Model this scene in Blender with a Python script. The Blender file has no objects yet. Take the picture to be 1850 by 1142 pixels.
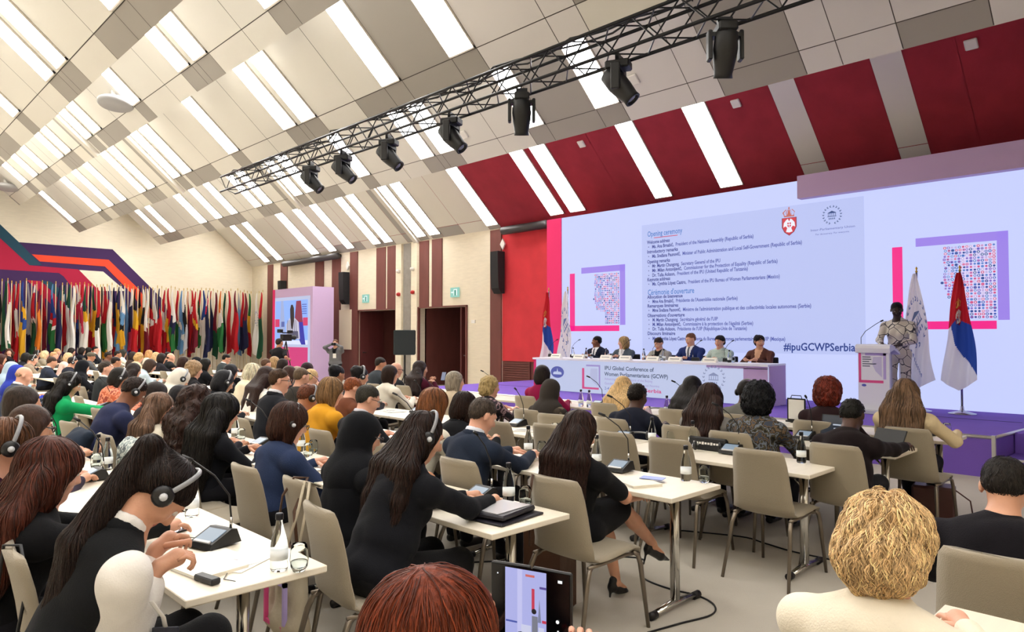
import bpy, math, random
import numpy as np
from mathutils import Vector, Matrix
# ---- camera, world, exposure -------------------------------------------------
# X runs towards the screen wall, Y along it to the left, Z up; metres.
SC = bpy.context.scene
cam_data = bpy.data.cameras.new('camera')
cam = bpy.data.objects.new('camera', cam_data)
SC.collection.objects.link(cam)
cam_data.sensor_width = 36.0
cam_data.lens = 36.0 * 1278.0 / 1850.0
cam_data.clip_end = 200
cam_data.clip_start = 0.05
cam.location = (0, 0, 1.68)
cam.rotation_euler = (math.radians(91.57), 0, math.radians(45.45 - 90))
SC.camera = cam
SC.view_settings.view_transform = 'Standard'
SC.view_settings.look = 'None'
SC.view_settings.gamma = 1
SC.view_settings.use_curve_mapping = False
SC.view_settings.exposure = EXPOSURE = 0.0
world = bpy.data.worlds.new('world')
SC.world = world
world.use_nodes = True
world.node_tree.nodes['Background'].inputs[0].default_value = (1.0, .95, .88, 1)
world.node_tree.nodes['Background'].inputs[1].default_value = 0.10
LIGHT_POWER = 15.5      # ceiling light panels
SCREEN_POWER = 1.0     # LED screens

# ---- helpers ------------------------------------------------------------------
rnd = random.Random(7)
COL = SC.collection
def srgb(h):
    if isinstance(h, (tuple, list)): return tuple(h)[:3]
    h = h.lstrip('#') or '808080'; h = h if len(h) == 6 else ''.join(c*2 for c in h); r = []
    for i in (0, 2, 4):
        c = int(h[i:i+2], 16)/255
        r.append(c/12.92 if c <= .04045 else ((c+.055)/1.055)**2.4)
    return tuple(r)
MATS = {}
def mat(name, col, rough=.7, metal=0, bump=0, bscale=40, var=0, vscale=6, stretch=None, emit=0, sheen=0, alpha=None, trans=0, ior=1.45, sss=0, spec=.5, aniso=0, pattern=None):
    if name in MATS: return MATS[name]
    m = bpy.data.materials.new(name); m.use_nodes = True
    nt = m.node_tree; b = nt.nodes['Principled BSDF']; c = srgb(col)
    b.inputs['Base Color'].default_value = (*c, 1); b.inputs['Roughness'].default_value = rough
    b.inputs['Metallic'].default_value = metal; b.inputs['IOR'].default_value = ior
    b.inputs['Specular IOR Level'].default_value = spec
    if trans: b.inputs['Transmission Weight'].default_value = trans
    if sss:
        b.inputs['Subsurface Weight'].default_value = sss
        b.inputs['Subsurface Radius'].default_value = (.012, .004, .002)
        b.inputs['Subsurface Scale'].default_value = 1
    if sheen: b.inputs['Sheen Weight'].default_value = sheen; b.inputs['Sheen Roughness'].default_value = .5
    if emit:
        b.inputs['Emission Color'].default_value = (*c, 1); b.inputs['Emission Strength'].default_value = emit
        b.inputs['Base Color'].default_value = (.02, .02, .02, 1)
    if bump or var or pattern:
        tc = nt.nodes.new('ShaderNodeTexCoord'); mp = nt.nodes.new('ShaderNodeMapping')
        nt.links.new(tc.outputs['Object'], mp.inputs[0])
        if stretch: mp.inputs['Scale'].default_value = stretch
    if bump:
        n = nt.nodes.new('ShaderNodeTexNoise'); n.inputs['Scale'].default_value = bscale; n.inputs['Detail'].default_value = 4
        bp = nt.nodes.new('ShaderNodeBump'); bp.inputs['Strength'].default_value = bump; bp.inputs['Distance'].default_value = .01
        nt.links.new(mp.outputs[0], n.inputs['Vector']); nt.links.new(n.outputs[0], bp.inputs['Height'])
        nt.links.new(bp.outputs[0], b.inputs['Normal'])
    if var:
        n = nt.nodes.new('ShaderNodeTexNoise'); n.inputs['Scale'].default_value = vscale; n.inputs['Detail'].default_value = 3
        r = nt.nodes.new('ShaderNodeValToRGB')
        r.color_ramp.elements[0].position = .3; r.color_ramp.elements[1].position = .7
        r.color_ramp.elements[0].color = (*[x*(1-var) for x in c], 1)
        r.color_ramp.elements[1].color = (*[min(1, x*(1+var)) for x in c], 1)
        nt.links.new(mp.outputs[0], n.inputs['Vector']); nt.links.new(n.outputs[0], r.inputs[0]); nt.links.new(r.outputs[0], b.inputs['Base Color'])
    if pattern:   # (list of colours, scale, kind)
        cols, sc_, kind = pattern
        if kind == 'noise':
            n = nt.nodes.new('ShaderNodeTexNoise'); n.inputs['Scale'].default_value = sc_; n.inputs['Detail'].default_value = 3; out = n.outputs[0]; lo, hi = .32, .68
        elif kind == 'voronoi':
            n = nt.nodes.new('ShaderNodeTexVoronoi'); n.inputs['Scale'].default_value = sc_; out = n.outputs['Color']; lo, hi = .1, .9
        elif kind == 'edge':
            n = nt.nodes.new('ShaderNodeTexVoronoi'); n.feature = 'DISTANCE_TO_EDGE'; n.inputs['Scale'].default_value = sc_; out = n.outputs[0]; lo, hi = 0, .12
        else:
            n = nt.nodes.new('ShaderNodeTexWave'); n.bands_direction = 'Z'; n.inputs['Scale'].default_value = sc_; n.inputs['Distortion'].default_value = 6; out = n.outputs[0]; lo, hi = .2, .8
        nt.links.new(mp.outputs[0], n.inputs['Vector'])
        r = nt.nodes.new('ShaderNodeValToRGB'); r.color_ramp.interpolation = 'CONSTANT'
        e = r.color_ramp.elements
        while len(e) < len(cols): e.new(.5)
        for i, cc in enumerate(cols):
            e[i].position = lo + (hi-lo)*i/len(cols) if i else 0
            e[i].color = (*srgb(cc), 1)
        nt.links.new(out, r.inputs[0]); nt.links.new(r.outputs[0], b.inputs['Base Color'])
    MATS[name] = m
    return m

class MB:
    """collects primitive shapes into one mesh"""
    def __init__(s): s.v = []; s.f = []; s.m = []; s.mats = []; s.sm = []
    def mi(s, m):
        if m is None: return 0
        if m not in s.mats: s.mats.append(m)
        return s.mats.index(m)
    def add(s, vs, fs, m=None, smooth=False, M=None):
        b = len(s.v); i = s.mi(m)
        for p in vs:
            s.v.append(tuple(M @ Vector(p)) if M is not None else tuple(p))
        for f in fs: s.f.append([b+x for x in f]); s.m.append(i); s.sm.append(smooth)
    def box(s, c, h, m=None, M=None, bev=0):
        x, y, z = h; cx, cy, cz = c
        if bev:   # chamfer the vertical and horizontal edges
            e = bev; vs = []; 
            for (sx, sy, sz) in [(a, b_, c_) for a in (-1, 1) for b_ in (-1, 1) for c_ in (-1, 1)]:
                vs += [(cx+sx*(x-e), cy+sy*(y-e), cz+sz*z), (cx+sx*(x-e), cy+sy*y, cz+sz*(z-e)), (cx+sx*x, cy+sy*(y-e), cz+sz*(z-e))]
            import itertools
            idx = lambda sx, sy, sz, k: ((sx > 0)*4+(sy > 0)*2+(sz > 0))*3+k
            fs = []
            for sz in (-1, 1):
                f = [idx(-1, -1, sz, 0), idx(1, -1, sz, 0), idx(1, 1, sz, 0), idx(-1, 1, sz, 0)]; fs.append(f if sz > 0 else f[::-1])
            for sy in (-1, 1):
                f = [idx(-1, sy, -1, 1), idx(-1, sy, 1, 1), idx(1, sy, 1, 1), idx(1, sy, -1, 1)]; fs.append(f if sy > 0 else f[::-1])
            for sx in (-1, 1):
                f = [idx(sx, -1, -1, 2), idx(sx, 1, -1, 2), idx(sx, 1, 1, 2), idx(sx, -1, 1, 2)]; fs.append(f if sx > 0 else f[::-1])
            for a in (-1, 1):
                for b_ in (-1, 1):
                    fs.append([idx(-1, a, b_, 0), idx(1, a, b_, 0), idx(1, a, b_, 1), idx(-1, a, b_, 1)])
                    fs.append([idx(a, -1, b_, 0), idx(a, 1, b_, 0), idx(a, 1, b_, 2), idx(a, -1, b_, 2)])
                    fs.append([idx(a, b_, -1, 1), idx(a, b_, 1, 1), idx(a, b_, 1, 2), idx(a, b_, -1, 2)])
                    for c_ in (-1, 1): fs.append([idx(a, b_, c_, 0), idx(a, b_, c_, 1), idx(a, b_, c_, 2)])
            s.add(vs, fs, m, False, M); return
        vs = [(cx+a*x, cy+b_*y, cz+c_*z) for a in (-1, 1) for b_ in (-1, 1) for c_ in (-1, 1)]
        s.add(vs, [(0, 1, 3, 2), (4, 6, 7, 5), (0, 4, 5, 1), (2, 3, 7, 6), (0, 2, 6, 4), (1, 5, 7, 3)], m, False, M)
    def tube(s, pts, r, m=None, n=8, cap=True, M=None, flat=1.0):
        pts = [Vector(p) for p in pts]; rs = r if isinstance(r, (list, tuple)) else [r]*len(pts)
        vs = []; fs = []; up = None
        for i, p in enumerate(pts):
            d = (pts[min(i+1, len(pts)-1)]-pts[max(i-1, 0)])
            if d.length < 1e-9: d = Vector((0, 0, 1))
            d.normalize()
            if up is None: up = Vector((0, 0, 1)) if abs(d.z) < .9 else Vector((1, 0, 0))
            a = d.cross(up); 
            if a.length < 1e-6: a = d.cross(Vector((0, 1, 0)))
            a.normalize(); b_ = a.cross(d).normalized(); up = b_
            for k in range(n):
                t = 2*math.pi*k/n; vs.append(p+a*math.cos(t)*rs[i]+b_*math.sin(t)*rs[i]*flat)
        for i in range(len(pts)-1):
            for k in range(n):
                fs.append((i*n+k, i*n+(k+1) % n, (i+1)*n+(k+1) % n, (i+1)*n+k))
        if cap: fs.append(tuple(range(n))[::-1]); fs.append(tuple((len(pts)-1)*n+k for k in range(n)))
        s.add(vs, fs, m, True, M)
    def lathe(s, prof, m=None, n=20, M=None, c=(0, 0, 0)):
        vs = []; fs = []
        for r, z in prof:
            for k in range(n):
                t = 2*math.pi*k/n; vs.append((c[0]+r*math.cos(t), c[1]+r*math.sin(t), c[2]+z))
        for i in range(len(prof)-1):
            for k in range(n): fs.append((i*n+k, i*n+(k+1) % n, (i+1)*n+(k+1) % n, (i+1)*n+k))
        if prof[0][0] > 1e-5: fs.append(tuple(range(n))[::-1])
        if prof[-1][0] > 1e-5: fs.append(tuple((len(prof)-1)*n+k for k in range(n)))
        s.add(vs, fs, m, True, M)
    def poly(s, pts, m=None, M=None, ext=None):
        """flat polygon; ext = extrusion vector gives it thickness"""
        n = len(pts)
        if ext is None: s.add(pts, [tuple(range(n))], m, False, M); return
        e = Vector(ext); vs = [Vector(p) for p in pts]+[Vector(p)+e for p in pts]
        fs = [tuple(range(n))[::-1], tuple(range(n, 2*n))]+[(i, (i+1) % n, n+(i+1) % n, n+i) for i in range(n)]
        s.add(vs, fs, m, False, M)
    def build(s, name, m=None, parent=None, M=None):
        me = bpy.data.meshes.new(name)
        me.from_pydata(s.v, [], s.f)
        ms = s.mats if s.mats else [m]
        for x in ms: me.materials.append(x)
        me.polygons.foreach_set('material_index', s.m); me.polygons.foreach_set('use_smooth', s.sm)
        me.update()
        o = bpy.data.objects.new(name, me); COL.objects.link(o)
        if parent is not None: o.parent = parent
        if M is not None: o.matrix_local = M
        return o
def tag(o, label=None, cat=None, group=None, kind=None):
    if label: o['label'] = label
    if cat: o['category'] = cat
    if group: o['group'] = group
    if kind: o['kind'] = kind
    return o
def empty(name, loc=(0, 0, 0), rz=0, label=None, cat=None, group=None):
    o = bpy.data.objects.new(name, None); COL.objects.link(o); o.location = loc; o.rotation_euler = (0, 0, rz)
    o.empty_display_size = .1
    return tag(o, label, cat, group)
def copy_tree(o, parent=None):
    c = o.copy(); COL.objects.link(c); c.parent = parent
    for ch in list(o.children): copy_tree(ch, c)
    return c
def dup(o, loc, rz=0, label=None, group=None):
    c = copy_tree(o); c.location = loc; c.rotation_euler = (0, 0, rz)
    if label: c['label'] = label
    if group: c['group'] = group
    return c
def rot(rx=0, ry=0, rz=0, loc=(0, 0, 0)):
    return Matrix.Translation(loc) @ Matrix.Rotation(rz, 4, 'Z') @ Matrix.Rotation(ry, 4, 'Y') @ Matrix.Rotation(rx, 4, 'X')
ORD = ['first', 'second', 'third', 'fourth', 'fifth', 'sixth', 'seventh', 'eighth', 'ninth', 'tenth', 'eleventh', 'twelfth', 'thirteenth', 'fourteenth', 'fifteenth', 'sixteenth', 'seventeenth', 'eighteenth', 'nineteenth', 'twentieth', 'twenty-first', 'twenty-second', 'twenty-third']
# ---- setting ---------------------------------------------------------------------
M_floor = mat('carpet_floor', '#beb7ab', .95, bump=.4, bscale=220, var=.05, vscale=1.5)
M_cream = mat('cream_wall', '#e6dcc6', .85, bump=.15, bscale=60, var=.04, vscale=3, stretch=(1, 1, 6))
M_brown = mat('brown_panel', '#70403a', .6, var=.08, vscale=5, stretch=(1, 1, .3))
M_bei = mat('ceiling_beige', '#dedbd3', .8)
M_bei2 = mat('ceiling_beige_warm', '#d9d5ca', .8)
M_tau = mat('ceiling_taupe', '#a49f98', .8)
M_gry = mat('ceiling_pale_grey', '#dcd8d6', .8)
M_seam = mat('ceiling_seam', '#55504c', .8)
M_red = mat('red_fabric', '#9c2b3a', .9, var=.1, vscale=2.5, bump=.2, bscale=80)
M_redwall = mat('red_wall_fabric', '#d43a42', .9, var=.08, vscale=2.0, bump=.2, bscale=80)
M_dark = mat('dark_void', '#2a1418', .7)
VW, UW = 14.3, 31.6      # screen-side wall, flag wall
FOLD = [(14.3, 4.83), (10.1, 5.43), (6.77, 5.42), (4.79, 6.04), (2.82, 5.38), (.6, 5.4), (-1.6, 5.4), (-3.8, 5.4)]
UEND = [31.6, 31.0, 29.3, 28.4, 27.5, 27.5, 27.5, 27.5]
UMIN = -4.0
SLOPE = .9

def struct(mb, name, m=None): return tag(mb.build(name, m), kind='structure')
b = MB(); b.box((5, 14, -.1), (10.5, 18.5, .1)); struct(b, 'floor', M_floor)
b = MB(); b.box((4.5, UW+.1, 6), (10.5, .1, 6.2)); struct(b, 'wall_left', M_cream)
b = MB(); b.box((4.5, UMIN-.1, 6), (10.5, .1, 6.2)); struct(b, 'wall_right', M_cream)
b = MB(); b.box((-5.4, 14, 6), (.1, 18.2, 6.2)); struct(b, 'wall_back', M_cream)
b = MB(); b.box((4.5, 14, 12.3), (10.5, 18.4, .1)); struct(b, 'ceiling_light_blocker', mat('shell', '#8f887c', .9))  # added unseen lid, keeps world light from leaking in above the pleats

# screen-side wall with two doorways; cream field
def wall_piece(mb, u0, u1, z0, z1, x=VW, t=.15, m=None): mb.box((x+t, (u0+u1)/2, (z0+z1)/2), (t, abs(u1-u0)/2, (z1-z0)/2), m)
b = MB()
D1 = (22.65, 20.2); D2 = (18.94, 16.5)
for u0, u1, z0, z1 in [(31.6, D1[0], 0, 4.95), (D1[0], D1[1], 2.58, 4.95), (D1[1], D2[0], 0, 4.95), (D2[0], D2[1], 2.58, 4.95), (D2[1], 14.95, 0, 4.95)]:
    wall_piece(b, u0, u1, z0, z1, m=M_cream)
wall_piece(b, 14.95, UMIN, .94, 4.9, x=VW+.02, m=M_redwall)
wall_piece(b, 14.95, UMIN, 0, .94, x=VW+.04, m=M_brown)
struct(b, 'wall_front')
b = MB()
for k in range(13): b.box((VW+.03, 14.35, .1+k*.065), (.02, .55, .018), M_brown)
b.box((VW+.02, 13.83, .47), (.03, .02, .47), M_brown)
tag(struct(b, 'trim_1'), label='slatted brown wooden louvre low on the red wall')
# brown vertical panels on the wall (trim), each its own piece
k = 2
for (u0, u1, z0) in [(29.98, 29.48, 0), (28.75, 28.15, 0), (25.78, 25.12, 0), (24.48, 23.86, 0), (23.18, 22.66, 0), (21.42, 20.86, 2.6), (20.74, 20.2, 2.6), (18.89, 18.4, 2.6), (18.22, 17.7, 2.6), (15.42, 14.95, 0)]:
    b = MB(); b.box((VW-.015, (u0+u1)/2, (z0+4.8)/2), (.02, (u0-u1)/2, (4.8-z0)/2)); struct(b, 'trim_%d' % k, M_brown); k += 1
b = MB(); b.box((VW-.012, 23.3, .62), (.015, .62, .62)); struct(b, 'trim_%d' % k, M_brown); k += 1
# recessed grey service column between the doorways, with cream pilasters
b = MB(); b.box((VW-.02, 19.55, 2.4), (.03, .21, 2.4)); struct(b, 'trim_%d' % k, mat('grey_steel', '#8d8881', .5, var=.1)); k += 1
for u in (20.0, 19.12):
    b = MB(); b.box((VW-.03, u, 2.4), (.05, .16, 2.4)); struct(b, 'trim_%d' % k, M_cream); k += 1
# dark vestibules behind the doorways, with reveals and doors
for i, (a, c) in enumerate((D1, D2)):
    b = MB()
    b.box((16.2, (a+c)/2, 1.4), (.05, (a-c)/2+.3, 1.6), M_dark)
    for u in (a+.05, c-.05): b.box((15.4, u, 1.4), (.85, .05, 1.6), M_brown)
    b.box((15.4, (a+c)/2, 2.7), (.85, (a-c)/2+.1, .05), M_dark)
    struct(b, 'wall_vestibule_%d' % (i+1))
    d = MB(); d.box((14.85, a-.08 if i == 0 else c+.35, 1.28), (.5, .03, 1.28), mat('door_wood', '#5a2a2a', .5, var=.1, stretch=(1, 1, .2)))
    do = struct(d, 'door_%d' % (i+1))
    h = MB(); h.box((14.5, (a-.13 if i == 0 else c+.3), 1.05), (.07, .02, .015), mat('steel', '#b9b9b9', .3, 1)); h.build('door_handle', None, do)
    f = MB()
    for u in (a, c): f.box((VW-.01, u, 1.29), (.04, .03, 1.31), M_brown)
    f.box((VW-.01, (a+c)/2, 2.6), (.04, (a-c)/2+.03, .02), M_brown)
    struct(f, 'trim_%d' % k); k += 1
b = MB(); b.box((4.5, UW-.02, .06), (10, .02, .06)); struct(b, 'baseboard_left', M_brown)

# ---- pleated ceiling ------------------------------------------------------------
LIGHTS = [(29.52, 30.01), (28.28, 28.84), (25.24, 25.85), (23.92, 24.45), (22.68, 23.18), (20.95, 21.44), (20.23, 20.73), (18.37, 18.85), (17.63, 18.18), (14.95, 15.45), (12.39, 12.89), (11.65, 12.18), (9.05, 9.53), (7.29, 7.83)]
UNLIT = [(5.49, 5.99), (3.70, 4.20)]
DARKP = [(7.83, 9.05), (4.25, 5.65)]
BREAKS = sorted(set([UMIN, 31.6, 19.15, 19.55, 14.95, 10.4, 13.7, 16.6, 22.1, 26.9, 5.49, 5.99, 3.7, 4.2, 2.94, 1.94, .6, -1.2, -2.6]+[x for p in LIGHTS for x in p]))
FILL_PANELS = [(5.49, 5.99), (3.7, 4.2), (1.0, 1.5), (-.9, -.4), (-2.8, -2.3)]  # added panels, unseen on upper and rear slopes, to brighten the foreground
def inr(u, rs, e=.01): return any(a-e <= u <= c+e for a, c in rs)
for i, (v, z) in enumerate(FOLD):
    tmax = min(2.75, (v-FOLD[i+1][0]-.25) if i+1 < len(FOLD) else 1.6)
    if i == 0: tmax = 3.6
    b = MB(); ue = UEND[i]
    P = lambda t, u, off=0: (v-t-off*.67, u, z+SLOPE*t-off*.74)
    br = [u for u in BREAKS if u < ue]+[ue]
    for u0, u1 in zip(br[:-1], br[1:]):
        um = (u0+u1)/2
        pair = inr(um, LIGHTS+[(12.18, 12.39), (28.84, 29.52), (20.73, 20.95), (23.18, 23.92)])
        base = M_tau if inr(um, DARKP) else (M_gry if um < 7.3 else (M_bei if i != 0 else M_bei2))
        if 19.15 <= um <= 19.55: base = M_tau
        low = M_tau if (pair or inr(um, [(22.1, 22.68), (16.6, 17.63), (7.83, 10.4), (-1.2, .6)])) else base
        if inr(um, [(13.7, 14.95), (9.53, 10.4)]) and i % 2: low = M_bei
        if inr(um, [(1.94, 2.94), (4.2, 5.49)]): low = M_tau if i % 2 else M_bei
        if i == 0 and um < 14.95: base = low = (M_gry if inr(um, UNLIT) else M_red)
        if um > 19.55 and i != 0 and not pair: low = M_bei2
        g = .006
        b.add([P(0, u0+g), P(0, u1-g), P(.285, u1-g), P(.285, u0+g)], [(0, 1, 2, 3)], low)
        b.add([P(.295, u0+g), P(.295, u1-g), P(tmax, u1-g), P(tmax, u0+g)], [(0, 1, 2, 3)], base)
    # dark backing seen in the joints
    b.add([P(0, UMIN, -.01), P(0, ue, -.01), P(tmax, ue, -.01), P(tmax, UMIN, -.01)], [(0, 1, 2, 3)], M_seam if i else M_red)
    # far end lip and the steep riser up to the next pleat
    nz = z if i == 0 else z
    b.add([P(0, ue), P(tmax, ue), P(tmax, ue, -.5), P(0, ue, -.5)], [(0, 1, 2, 3)], M_bei2)
    if i:
        pv, pz = FOLD[i-1]; pt = min(2.75, pv-v-.25) if i > 1 else 3.6
        b.add([(v, UMIN, z), (v, ue, z), (pv-pt, ue, pz+SLOPE*pt), (pv-pt, UMIN, pz+SLOPE*pt)], [(0, 1, 2, 3)], M_bei2)
    struct(b, 'ceiling_slope_%d' % (i+1))
    # partition track running down the slope
    if i < 6:
        t = MB(); M_tr = mat('partition_track', '#d2cdc3', .7)
        a_, c_ = P(0.02, 19.0, .08), P(tmax, 19.0, .08)
        t.poly([P(.0, 18.93, .0), P(.0, 18.93, .1), P(tmax, 18.93, .1), P(tmax, 18.93, 0)], M_tr, ext=(0, .2, 0))
        struct(t, 'trim_%d' % k); k += 1
M_lit = mat('light_panel_glow', (1.0, .98, .955), emit=LIGHT_POWER)
M_lframe = mat('light_panel_frame', '#cfc6bb', .6)
slope_name = ['the lowest slope', 'the second lowest slope', 'the third lowest slope', 'the fourth slope, crossed by the dish', 'the uppermost visible slope', 'the slope overhead', 'the rear slope', 'the last slope']
TL = [1.95, 1.75, 1.75, 1.5, 1.5, 1.5, 1.5, 1.5]
for i, (v, z) in enumerate(FOLD[:7]):
    tmax = min(2.6, (v-FOLD[i+1][0]-.3)); t1 = min(tmax, TL[i] + (.35 if i == 0 else .3)); t0 = .3 if i else .12
    P = lambda t, u, off=0: (v-t-off*.67, u, z+SLOPE*t-off*.74)
    n = 0
    for j, (u0, u1) in enumerate(LIGHTS+(FILL_PANELS if i >= 3 else [])):
        if u1 > UEND[i]: continue
        if i >= 7: continue
        root = empty('ceiling_light', P(t0, (u0+u1)/2, .02), 0, 'glowing ceiling light panel, %s from the left in %s' % (ORD[n], slope_name[i]), 'ceiling light', 'glowing panels in '+slope_name[i]); n += 1
        O = Vector(root.location)
        R = lambda t, u, off: tuple(Vector(P(t, u, off))-O)
        f = MB(); g = .035
        e = Vector(P(0, 0, 0))-Vector(P(0, 0, .03))
        for q in ([(t0, u0), (t1, u0), (t1, u0+g), (t0, u0+g)], [(t0, u1-g), (t1, u1-g), (t1, u1), (t0, u1)], [(t0, u0), (t0+g, u0), (t0+g, u1), (t0, u1)]):
            f.poly([R(a, c, .03) for a, c in q], M_lframe, ext=e)
        f.build('frame', None, root)
        d = MB(); d.poly([R(t0+.02, u0+.02, .035), R(t1, u0+.02, .035), R(t1, u1-.02, .035), R(t0+.02, u1-.02, .035)], M_lit, ext=e*.5)
        d.build('diffuser', None, root)
# ---- mural on the flag wall --------------------------------------------------------
M_navy = mat('mural_purple', '#3d2152', .85); M_teal = mat('mural_teal', '#1d4355', .85)
M_crim = mat('mural_crimson', '#a8183c', .85); M_oran = mat('mural_orange', '#e0482c', .85)
mur = empty('wall_mural', (7, UW-.01, 3.5), 0, 'angular purple, crimson, teal and orange painted mural on the cream flag wall', 'mural')
def mpoly(name, pts, m, d):
    b = MB(); b.poly([(x-7, -d-.004, z-3.5) for x, z in pts], m, ext=(0, .004, 0)); b.build(name, None, mur)
mpoly('purple_band', [(0, 10.3), (5.33, 5.15), (8.48, 5.15), (10.48, 3.13), (10.9, 1.7), (10.9, .6), (0, .6)], M_navy, .004)
mpoly('cream_gap', [(7.31, 4.24), (8.15, 4.23), (8.98, 3.49), (8.03, 3.45)], M_cream, .012)
mpoly('crimson_field', [(0, 8.2), (4.47, 5.55), (4.75, 5.25), (5.68, 4.31), (7.28, 4.26), (8.36, 3.12), (8.8, 1.6), (7.4, 1.6), (7.6, 2.82), (6.79, 3.96), (6.63, 4.08), (4.77, 4.1), (0, 4.15)], M_crim, .008)
mpoly('teal_stripe', [(0, 10.2), (4.75, 5.75), (5.33, 5.15), (5.72, 4.72), (6.07, 4.35), (5.68, 4.31), (4.75, 5.25), (0, 9.0)], M_teal, .012)
mpoly('orange_stripe', [(5.74, 4.73), (8.34, 4.72), (9.51, 3.55), (10.2, 2.4), (9.8, 2.4), (9.3, 3.3), (8.21, 4.44), (6.0, 4.48)], M_oran, .014)
mpoly('lower_crimson_stripe', [(5.61, 3.75), (6.03, 3.74), (7.4, 2.4), (6.9, 2.3)], M_crim, .006)
mpoly('lower_teal_stripe', [(6.08, 3.75), (6.38, 3.73), (7.6, 2.6), (7.4, 2.2)], M_teal, .007)

# ---- stage -------------------------------------------------------------------------
M_purp = mat('purple_carpet', '#7657bd', .9, bump=.3, bscale=150, var=.05, vscale=2)
M_trimw = mat('aluminium_trim', '#d8d6d4', .35, .6)
b = MB()
V0, SH, UR, UL = 9.9, .48, 1.98, 13.2
out = [(V0, UL), (V0, UR), (11.15, UR-.12), (VW, UR-.12), (VW, UL)]
b.poly([(x, y, 0) for x, y in out[::-1]], M_purp, ext=(0, 0, SH))
struct(b, 'floor_stage')
b = MB(); b.box((11.82, (UL+UR)/2, SH+.001), (.008, (UL-UR)/2-.05, .003), mat('joint', '#2d1d55', .8)); struct(b, 'trim_%d' % k); k += 1
b = MB()
for p, q in (((V0, UL), (V0, UR)), ((V0, UR), (11.15, UR-.12))):
    b.tube([(p[0], p[1], SH-.005), (q[0], q[1], SH-.005)], .022, M_trimw, n=4)
b.box((V0, UR, SH/2+.12), (.02, .02, SH/2-.1), M_trimw)
struct(b, 'trim_%d' % k); k += 1
b = MB(); b.box((10.55, .6, .115), (.65, 1.3, .115), M_purp); b.box((9.9, .6, .235), (.02, 1.3, .012), M_trimw); b.box((11.2, .6, .24), (.6, 1.3, .24), M_purp); struct(b, 'floor_stage_step')
# purple beam and walls of the screen set
M_setp = mat('lilac_board', '#c4a9d0', .7); M_pink = mat('pink_board', '#e0246e', .6)
b = MB(); b.box((12.99, 1.56, 4.42), (.09, 4.02, .21)); tag(b.build('overhead_fascia', M_setp), 'long lilac fascia board along the top right of the big screen', 'fascia')
# ---- text and emblem helpers ----------------------------------------------------
FRONT = Matrix(((0, 0, -1, 0), (-1, 0, 0, 0), (0, 1, 0, 0), (0, 0, 0, 1)))   # text facing -X
def text(s, size, loc, m, parent, name='lettering', width=None, bold=0, M=FRONT, align='LEFT'):
    cu = bpy.data.curves.new(name, 'FONT'); cu.body = s; cu.size = size; cu.offset = bold; cu.resolution_u = 2; cu.align_x = align
    t = bpy.data.objects.new(name, cu); COL.objects.link(t)
    dg = bpy.context.evaluated_depsgraph_get(); dg.update()
    me = bpy.data.meshes.new_from_object(t.evaluated_get(dg)); bpy.data.objects.remove(t); bpy.data.curves.remove(cu)
    o = bpy.data.objects.new(name, me); COL.objects.link(o); me.name = name
    xs = [v.co.x for v in me.vertices] or [0, 1]
    sx = (width/max(1e-6, max(xs)-min(xs))) if width else 1
    me.transform(Matrix.Diagonal((sx, 1, 1, 1))); me.materials.clear(); me.materials.append(m)
    o.parent = parent; o.matrix_local = Matrix.Translation(loc) @ M
    return o
def em(name, col, p=SCREEN_POWER): return mat('screen_'+name, col, emit=p, rough=.4)
def disc(a, b, r, n=14, ry=None): return [(a+r*math.cos(2*math.pi*i/n), b+(ry or r)*math.sin(2*math.pi*i/n)) for i in range(n)]
def emblem_wreath(put, a, b, r, m, m2=None):
    """laurel wreath around a small temple; put(points, material)"""
    m2 = m2 or m
    for s in (-1, 1):
        for k in range(9):
            t = math.radians(-78+k*19); ca, cb = a+s*r*math.cos(t), b+r*math.sin(t)
            for o_ in (-.5, .5):
                d = t+math.pi/2*1+o_; L = r*.24
                dx, dy = s*math.cos(d), math.sin(d)
                nx, ny = -dy*r*.05, dx*r*.05
                q = [(ca, cb), (ca+dx*L*.5+nx, cb+dy*L*.5+ny), (ca+dx*L, cb+dy*L), (ca+dx*L*.5-nx, cb+dy*L*.5-ny)]
                put(q if s > 0 else q[::-1], m)
    w = r*.5
    put([(a-w, b+.2*r), (a+w, b+.2*r), (a+w*.9, b+.28*r), (a, b+.5*r), (a-w*.9, b+.28*r)], m2)
    for k in range(5):
        x = a-w*.85+k*w*.42; put([(x-.03*r, b-.12*r), (x+.03*r, b-.12*r), (x+.03*r, b+.18*r), (x-.03*r, b+.18*r)], m2)
    put([(a-w, b-.2*r), (a+w, b-.2*r), (a+w, b-.13*r), (a-w, b-.13*r)], m2)
    for k in range(4):
        x = a-.3*r+k*.2*r; put([(x-.05*r, b-.52*r), (x+.05*r, b-.52*r), (x+.05*r, b-.34*r), (x-.05*r, b-.34*r)], m2)
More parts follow.
